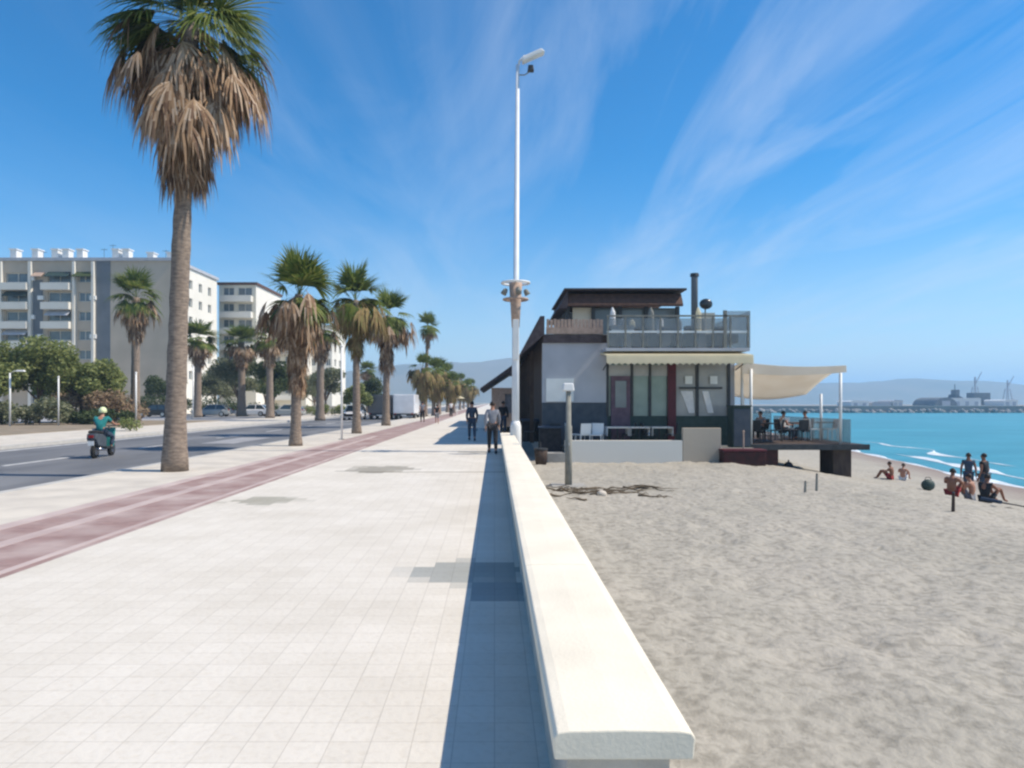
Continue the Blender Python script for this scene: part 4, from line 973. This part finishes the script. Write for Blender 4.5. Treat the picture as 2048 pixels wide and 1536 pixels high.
# ------------------------------------------------------------------ scooter and rider
SX, SY = X(203,22.6), 22.6
scs = R(7)
t = thing('scooter', 'dark motor scooter ridden along the road away from the camera', 'scooter', (SX, SY, -.13), scs)
obj('rear_body', MB().prism([(-.75,.62),(-.55,.40),(-.15,.33),(.05,.36),(.06,.60),(-.05,.74),(-.70,.80)], -.15, .15, 'x'), M['basedark'], t, bevel=.04)
obj('footboard', MB().box(-.16,.16,.05,.45,.27,.34), M['dark'], t, bevel=.02)
obj('leg_shield', MB().prism([(.42,.30),(.50,.30),(.66,.92),(.60,.95)], -.19, .19, 'x'), M['teal'], t, bevel=.03)
obj('seat', MB().prism([(-.68,.803),(-.05,.743),(.02,.78),(-.08,.84),(-.62,.89)], -.14, .14, 'x'), M['blackcloth'], t, bevel=.03)
hb = obj('handlebar', MB().tube([(-.32,.50,1.02),(-.12,.58,1.0),(.12,.58,1.0),(.32,.50,1.02)], .017, 8), M['dark'], t, smooth=True)
obj('steering_column', MB().tube([(0,.57,1.0),(0,.72,.30)], .03, 8), M['dark'], t, smooth=True)
obj('front_fender', MB().prism([(.52,.42),(.60,.50),(.78,.52),(.92,.42),(.80,.47),(.62,.46)], -.07, .07, 'x'), M['teal'], t)
for y_ in (-.50,.74):
    wt = obj('wheel', MB().tube([(-.055,y_,.22),(-.04,y_,.22),(.04,y_,.22),(.055,y_,.22)], [.18,.225,.225,.18], 24), M['rubber'], t, smooth=False)
    obj('rim', MB().tube([(-.062,y_,.22),(.062,y_,.22)], .12, 18), M['chrome'], wt)
obj('tail_light', MB().box(-.07,.07,-.775,-.745,.66,.74), M['taillight'], t); obj('number_plate', MB().box(-.09,.09,-.77,-.755,.42,.56), M['white'], t)
obj('exhaust', MB().tube([(.17,-.1,.25),(.19,-.65,.30)], [.03,.055], 10), M['chrome'], t, smooth=True)
for s in (-1,1): obj('mirror', MB().tube([(s*.26,.52,1.02),(s*.33,.50,1.18),(s*.33,.50,1.19),(s*.33,.485,1.24)], [.008,.008,.05,.04], 8), M['dark'], t)
person('scooter rider in teal shirt, dark trousers and pale yellow helmet', (SX, SY, -.13), scs, 'ride', 'teal', 'darkblue', 'skin', 1.0, .6, helmet=True)

# ------------------------------------------------------------------ vehicles
def car(label, loc, rz, paint, L_=4.2, Wd=1.75, Hh=1.45, suv=0, group='parked cars'):
    t = thing('parked_car', label, 'car', loc, rz, group); h = L_/2; w = Wd/2
    body = MB(); b0 = .22; belt = Hh*.60
    st = [(-h,.55,.75,.80),(-h*.93,.30,belt*.98,.94),(-h*.6,.22,belt,1),(h*.3,.22,belt,1),(h*.45,.22,belt*.97,1),(h*.9,.25,belt*.80,.95),(h,.45,belt*.62,.80)]
    n = len(st)
    for (y_, zb, zt_, k_) in st:
        ww = w*k_
        body.v += [(-ww*.9,y_,zb),(-ww,y_,zb+.15),(-ww,y_,zt_-.12),(-ww*.93,y_,zt_),(ww*.93,y_,zt_),(ww,y_,zt_-.12),(ww,y_,zb+.15),(ww*.9,y_,zb)]
    for i in range(n-1):
        for k_ in range(8): body.f.append((i*8+k_, i*8+(k_+1)%8, (i+1)*8+(k_+1)%8, (i+1)*8+k_))
    body.f.append(tuple(range(8))[::-1]); body.f.append(tuple((n-1)*8+k_ for k_ in range(8)))
    obj('body', body, M[paint], t, smooth=False, bevel=.03, fix=True)
    y0, y1, yt0, yt1 = -h*.90, h*.42, -h*(.62+.2*suv), h*.12
    cb = MB(); w1, w2 = w*.92, w*.74
    cb.v = [(-w1,y0,belt-.02),(w1,y0,belt-.02),(w1,y1,belt-.02),(-w1,y1,belt-.02),(-w2,yt0,Hh-.05),(w2,yt0,Hh-.05),(w2,yt1,Hh-.05),(-w2,yt1,Hh-.05)]
    cb.f = [(3,2,1,0),(4,5,6,7),(0,1,5,4),(1,2,6,5),(2,3,7,6),(3,0,4,7)]
    obj('windows', cb, M['glass'], t, bevel=.03)
    obj('roof', MB().box(-w2-.02,w2+.02,yt0-.03,yt1+.03,Hh-.047,Hh,.04,.06), M[paint], t, bevel=.02)
    for s in (-1,1):
        for (ya, yb) in ((y0,yt0),(y1,yt1),((y0+y1)/2-.1,(yt0+yt1)/2-.1)): obj('pillar', MB().tube([(s*(w1+.005),ya,belt-.03),(s*(w2+.01),yb,Hh-.04)], .04, 6), M[paint], t)
    for s in (-1,1):
        for y_ in (-h*.60, h*.62):
            wh = obj('wheel', MB().tube([(s*(w-.20),y_,.32),(s*(w-.02),y_,.32),(s*(w+.01),y_,.32)], [.32,.32,.28], 24), M['rubber'], t)
            obj('rim', MB().tube([(s*(w-.05),y_,.32),(s*(w+.018),y_,.32)], .20, 16), M['chrome'], wh)
        obj('headlight', MB().box(s*w*.68-.16,s*w*.68+.16,h*.93,h*.985,.60,.72), M['chrome'], t, bevel=.01)
        obj('tail_light', MB().box(s*w*.78-.11,s*w*.78+.11,-h*.985,-h*.93,.72,.90), M['taillight'], t, bevel=.01)
        obj('mirror', MB().box(s*(w+.05)-.07,s*(w+.05)+.07,h*.28,h*.36,belt,belt+.13), M[paint], t, bevel=.02)
    obj('bumper', MB().box(-w*.86,w*.86,-h-.03,-h+.06,.36,.54), M[paint], t, bevel=.02)
    obj('number_plate', MB().box(-.26,.26,-h-.038,-h-.032,.56,.67), M['white'], t)
    return t
car('black parked car across the road before the dark shrub', (X(312,82),82,-.10), R(88), 'carblack', 4.0)
car('silver parked car across the road behind the nearest palm trunk', (X(425,84),84,-.10), R(92), 'carsilver', 4.5)
car('white parked car across the road left of the second roadside palm', (X(505,86),86,-.10), R(90), 'carwhite', 4.2)
car('silver parked car partly hidden by the second roadside palm', (X(575,85),85,-.10), R(90), 'carsilver', 4.2)
car('white car in the road, left of the dark lorry', (-14.0,70,-.13), R(180), 'carwhite', 4.1)
# lorry
def lorry(name, label, loc, rz, cab, boxm, L_, Wd, Hh, group=None):
    t = thing(name, label, 'van' if name == 'delivery_van' else 'lorry', loc, rz); w = Wd/2
    obj('cargo_box', MB().box(-w,w,-L_/2,L_/2-1.7,.62,Hh), M[boxm], t, bevel=.04)
    obj('rear_door', MB().box(-w+.08,-.01,-L_/2-.03,-L_/2-.002,.7,Hh-.08), M[boxm], t, bevel=.008); obj('rear_door', MB().box(.01,w-.08,-L_/2-.03,-L_/2-.002,.7,Hh-.08), M[boxm], t, bevel=.008)
    obj('cab', MB().prism([(L_/2-1.66,.45),(L_/2-.02,.45),(L_/2,1.1),(L_/2-.25,1.35),(L_/2-.6,Hh*.80),(L_/2-1.66,Hh*.86)], -w*.95, w*.95, 'x'), M[cab], t, bevel=.05)
    obj('windscreen', MB().prism([(L_/2-.27,1.38),(L_/2-.22,1.38),(L_/2-.56,Hh*.78),(L_/2-.62,Hh*.78)], -w*.85, w*.85, 'x'), M['glass'], t)
    obj('chassis', MB().box(-w*.8,w*.8,-L_/2+.05,L_/2-.1,.40,.615), M['dark'], t)
    obj('bumper', MB().box(-w*.9,w*.9,-L_/2-.06,-L_/2+.04,.38,.52), M['dark'], t, bevel=.01)
    obj('number_plate', MB().box(-.26,.26,-L_/2-.068,-L_/2-.062,.40,.50), M['white'], t)
    for s in (-1,1):
        for y_ in (-L_*.28, L_*.34):
            wh = obj('wheel', MB().tube([(s*(w-.28),y_,.38),(s*(w-.03),y_,.38)], .38, 20), M['rubber'], t); obj('rim', MB().tube([(s*(w-.1),y_,.38),(s*(w-.022),y_,.38)], .22, 14), M['chrome'], wh)
        obj('tail_light', MB().box(s*w*.8-.08,s*w*.8+.08,-L_/2-.05,-L_/2-.004,.55,.66), M['taillight'], t)
    return t
lorry('delivery_van', 'white box van parked at the kerb, seen from behind', (X(807,70),73,-.13), 0, 'carwhite', 'carwhite', 5.6, 2.15, 2.55)
lorry('lorry', 'dark grey lorry standing in the road beside the white van', (X(757,70),73.5,-.13), 0, 'cargrey', 'cargrey', 6.0, 2.4, 2.5)

# ------------------------------------------------------------------ harbour
q = thing('quay', 'long grey harbour quay across the water', 'quay', (250,290,WATER))
obj('quay_wall', MB().box(62,620,290,560,-4,-.15), M['quay'], q, world=True)
obj('quay_edge', MB().box(62,620,289.6,291,-.147,.1), M['kerb'], q, world=True)
rk = MB(); rnd = random.Random(3)
for i in range(420):
    c = (rnd.uniform(64,330), rnd.uniform(285.5,289.5), rnd.uniform(-3,-1.6)); r = rnd.uniform(.6,1.4); rk.ball(c, (r,r*.8,r*.7), 6, 4)
tag(obj('armour_rocks', rk, M['quay'], q, world=True), None, kind='stuff')
HD = 345
def hx(px): return X(px, HD)
def hz(py): return Z(py, HD)
for i, (a, c, t0, t1, m, lb) in enumerate(((1702,1738,801,811,'white','small low white harbour shed at the left end of the quay'),(1745,1782,803,811,'slate','low grey harbour shed, second from the left'),(1786,1806,800,811,'stuccow','short white harbour hut near the dark arched shed'),(1888,1962,796,811,'white','long white harbour warehouse'),(2008,2036,799,811,'white','white harbour warehouse at the right edge'))):
    t = thing('harbour_shed', lb, 'warehouse', ((hx(a)+hx(c))/2, HD, -.15), 0, 'harbour sheds')
    H_ = hz(t0)
    obj('wall', MB().box(hx(a), hx(c), HD, HD+14, -.15, H_-.6), M[m], t, world=True)
    obj('roof', MB().prism([(hx(a)-.3,H_-.6+.003),(hx(c)+.3,H_-.6+.003),(hx(c)-1,H_),(hx(a)+1,H_)], HD-.3, HD+14.3, 'y'), M['white' if m == 'white' else 'slate'], t, world=True)
    n = max(2, int((hx(c)-hx(a))/4))
    for k_ in range(n):
        xx = hx(a)+(k_+.5)*(hx(c)-hx(a))/n; obj('gate', MB().box(xx-.9, xx+.9, HD-.06, HD-.003, -.147, min(1.9, H_-1.2)), M['slate'], t, world=True)
t = thing('harbour_hall', 'dark arched harbour hall between the white sheds', 'warehouse', (hx(1866), HD-10, -.15))
hh_ = MB(); pts = [(hx(1866)+(hx(1888)-hx(1866))*math.cos(math.pi*k_/12), -.15+(hz(795)+.15)*math.sin(math.pi*k_/12)) for k_ in range(13)]; hh_.prism(pts, HD-10, HD+8, 'y'); obj('shell', hh_, M['stairgrey'], t, world=True)
obj('gate', MB().box(hx(1858), hx(1874), HD-10.1, HD-10.003, -.14, 2.2), M['slate'], t, world=True)
t = thing('ship', 'dark moored ship with sloping bow beyond the quay', 'ship', (hx(1980), HD+20, -.15))
obj('hull', MB().prism([(hx(1960),hz(806)),(hx(1966),hz(788)),(hx(1985),hz(797)),(hx(2006),hz(800)),(hx(2006),hz(812)),(hx(1964),hz(812))], HD+20, HD+26, 'y'), M['basedark'], t, world=True)
obj('superstructure', MB().box(hx(1968), hx(1976), HD+21, HD+25, hz(792), hz(778)), M['stairgrey'], t, world=True)
obj('mast', MB().tube([(hx(1971),HD+23,hz(780)),(hx(1971),HD+23,hz(766))], .25, 6), M['stairgrey'], t, world=True)
t = thing('ship', 'dark ship stern cut off by the right edge of the picture', 'ship', (hx(2050), HD+30, -.15))
obj('hull', MB().prism([(hx(2028),hz(800)),(hx(2120),hz(800)),(hx(2110),hz(814)),(hx(2032),hz(814))], HD+30, HD+38, 'y'), M['basedark'], t, world=True)
obj('superstructure', MB().box(hx(2034), hx(2070), HD+31, HD+37, hz(800)+.01, hz(784)), M['stairgrey'], t, world=True)
def crane(label, px, d, top):
    x_ = X(px,d); zt = Z(top,d); t = thing('harbour_crane', label, 'crane', (x_, d, -.15), 0, 'harbour cranes'); m = MB()
    for s in (-2.2,2.2):
        for q_ in (-2,2): m.tube([(x_+s, d+q_, -.15),(x_+s*.4, d+q_*.4, zt*.55)], .28, 6)
    obj('portal', m, M['slate'], t, world=True)
    obj('tower', MB().tube([(x_,d,zt*.5),(x_,d,zt*.85)], .5, 6), M['slate'], t, world=True)
    obj('jib', MB().tube([(x_,d,zt*.62),(x_+4,d,zt)], [.4,.2], 6), M['slate'], t, world=True)
crane('taller pale harbour crane behind the long white warehouse', 1950, 420, 744)
crane('pale harbour crane near the right edge of the picture', 2015, 440, 752)

# ------------------------------------------------------------------ haze
hz_ = bpy.data.materials.new('haze'); hz_.use_nodes = True; nt = hz_.node_tree; nt.nodes.clear()
o = nt.nodes.new('ShaderNodeOutputMaterial'); v = nt.nodes.new('ShaderNodeVolumePrincipled')
v.inputs['Color'].default_value = (.50,.74,1.0,1); v.inputs['Density'].default_value = .00046; v.inputs['Anisotropy'].default_value = .2
nt.links.new(v.outputs[0], o.inputs['Volume'])
HAZE = True
if HAZE:
    tag(obj('haze', MB().box(-6100,6100,-100,6100,-5.6,168), hz_), 'thin bluish air haze between the promenade and the far hills', 'haze', kind='stuff')

# ------------------------------------------------------------------ light, sky, camera
SUN_EL, SUN_AZ = R(50), R(94)
sd = Vector((math.sin(SUN_AZ)*math.cos(SUN_EL), math.cos(SUN_AZ)*math.cos(SUN_EL), math.sin(SUN_EL)))
L0 = bpy.data.lights.new('sun', 'SUN'); L0.energy = 4.6; L0.angle = R(.53); L0.color = (1,.89,.74)
so = bpy.data.objects.new('sun', L0); col.objects.link(so); so.rotation_euler = sd.to_track_quat('Z','Y').to_euler(); so.location = (20,10,40)
wd = bpy.data.worlds.new('World'); scene.world = wd; wd.use_nodes = True; nt = wd.node_tree; N = nt.nodes; L = nt.links
bg = N['Background']; bg.inputs['Strength'].default_value = .105
sky = N.new('ShaderNodeTexSky'); sky.sky_type = 'NISHITA'; sky.sun_disc = False; sky.sun_elevation = SUN_EL; sky.sun_rotation = SUN_AZ; sky.air_density = 1.0; sky.dust_density = .15; sky.ozone_density = 3.0
hs = N.new('ShaderNodeHueSaturation'); hs.inputs['Saturation'].default_value = 1.5; hs.inputs['Hue'].default_value = .497; hs.inputs['Value'].default_value = 1.0; gm = N.new('ShaderNodeGamma'); gm.inputs['Gamma'].default_value = 1.12; L.new(sky.outputs[0], gm.inputs[0]); L.new(gm.outputs[0], hs.inputs['Color'])
tc = N.new('ShaderNodeTexCoord'); sp = N.new('ShaderNodeSeparateXYZ'); L.new(tc.outputs['Generated'], sp.inputs[0])
zz = N.new('ShaderNodeMath'); zz.operation = 'ADD'; zz.inputs[1].default_value = .08; L.new(sp.outputs['Z'], zz.inputs[0])
dv = N.new('ShaderNodeVectorMath'); dv.operation = 'DIVIDE'; L.new(tc.outputs['Generated'], dv.inputs[0])
cb = N.new('ShaderNodeCombineXYZ'); L.new(zz.outputs[0], cb.inputs[0]); L.new(zz.outputs[0], cb.inputs[1]); cb.inputs[2].default_value = 1; L.new(cb.outputs[0], dv.inputs[1])
def cloud(rot, sx, sy, scale, lo, hi, dist, off):
    mp = N.new('ShaderNodeMapping'); mp.inputs['Rotation'].default_value = (0,0,R(rot)); mp.inputs['Scale'].default_value = (sx,sy,0); mp.inputs['Location'].default_value = off; L.new(dv.outputs[0], mp.inputs[0])
    n = N.new('ShaderNodeTexNoise'); n.inputs['Scale'].default_value = scale; n.inputs['Detail'].default_value = 9; n.inputs['Roughness'].default_value = .60; n.inputs['Distortion'].default_value = dist; L.new(mp.outputs[0], n.inputs[0])
    r = N.new('ShaderNodeMapRange'); r.inputs['From Min'].default_value = lo; r.inputs['From Max'].default_value = hi; r.clamp = True; L.new(n.outputs[0], r.inputs[0]); return r.outputs[0]
c1 = cloud(8, 1.9, .42, 1.15, .44, 1.02, .9, (3,1,0)); c2 = cloud(38, 1.7, .45, .9, .48, 1.15, .7, (8,5,0))
ad = N.new('ShaderNodeMath'); ad.operation = 'ADD'; ad.use_clamp = True; L.new(c1, ad.inputs[0]); L.new(c2, ad.inputs[1])
# more cirrus to the right, less at the far left
xr = N.new('ShaderNodeMapRange'); xr.inputs['From Min'].default_value = -.5; xr.inputs['From Max'].default_value = .3; xr.inputs['To Min'].default_value = .08; xr.inputs['To Max'].default_value = .68; L.new(sp.outputs['X'], xr.inputs[0])
yr = N.new('ShaderNodeMapRange'); yr.inputs['From Min'].default_value = .1; yr.inputs['From Max'].default_value = -.5; yr.inputs['To Min'].default_value = 0; yr.inputs['To Max'].default_value = .38; L.new(sp.outputs['Y'], yr.inputs[0])  # extra unseen cloud behind the camera, added to whiten and brighten the shade
ad2 = N.new('ShaderNodeMath'); ad2.operation = 'ADD'; ad2.use_clamp = True; L.new(ad.outputs[0], ad2.inputs[0]); L.new(yr.outputs[0], ad2.inputs[1])
mu = N.new('ShaderNodeMath'); mu.operation = 'MULTIPLY'; L.new(ad2.outputs[0], mu.inputs[0]); L.new(xr.outputs[0], mu.inputs[1])
mx = N.new('ShaderNodeMix'); mx.data_type = 'RGBA'; L.new(mu.outputs[0], mx.inputs[0]); L.new(hs.outputs[0], mx.inputs[6]); mx.inputs[7].default_value = (6.0,6.6,7.6,1)
hr = N.new('ShaderNodeMapRange'); hr.interpolation_type = 'SMOOTHSTEP'; hr.inputs['From Min'].default_value = .34; hr.inputs['From Max'].default_value = .0; hr.inputs['To Max'].default_value = .42; L.new(sp.outputs['Z'], hr.inputs[0])
mh = N.new('ShaderNodeMix'); mh.data_type = 'RGBA'; L.new(hr.outputs[0], mh.inputs[0]); L.new(mx.outputs[2], mh.inputs[6]); mh.inputs[7].default_value = (4.6,5.4,6.2,1)
L.new(mh.outputs[2], bg.inputs['Color'])

cam = bpy.data.cameras.new('camera'); co = bpy.data.objects.new('camera', cam); col.objects.link(co); scene.camera = co
co.location = (0,0,1.65); co.rotation_euler = (R(90),0,0); cam.sensor_width = 36; cam.lens = 1400/2048*36
cam.shift_x = 35/2048; cam.shift_y = 36/2048; cam.clip_end = 20000; cam.clip_start = .05
scene.view_settings.view_transform = 'Standard'; scene.view_settings.look = 'None'; scene.view_settings.exposure = .34; scene.view_settings.gamma = 1
scene.render.engine = 'CYCLES'
scene.cycles.volume_bounces = 1; scene.cycles.filter_width = 2.4
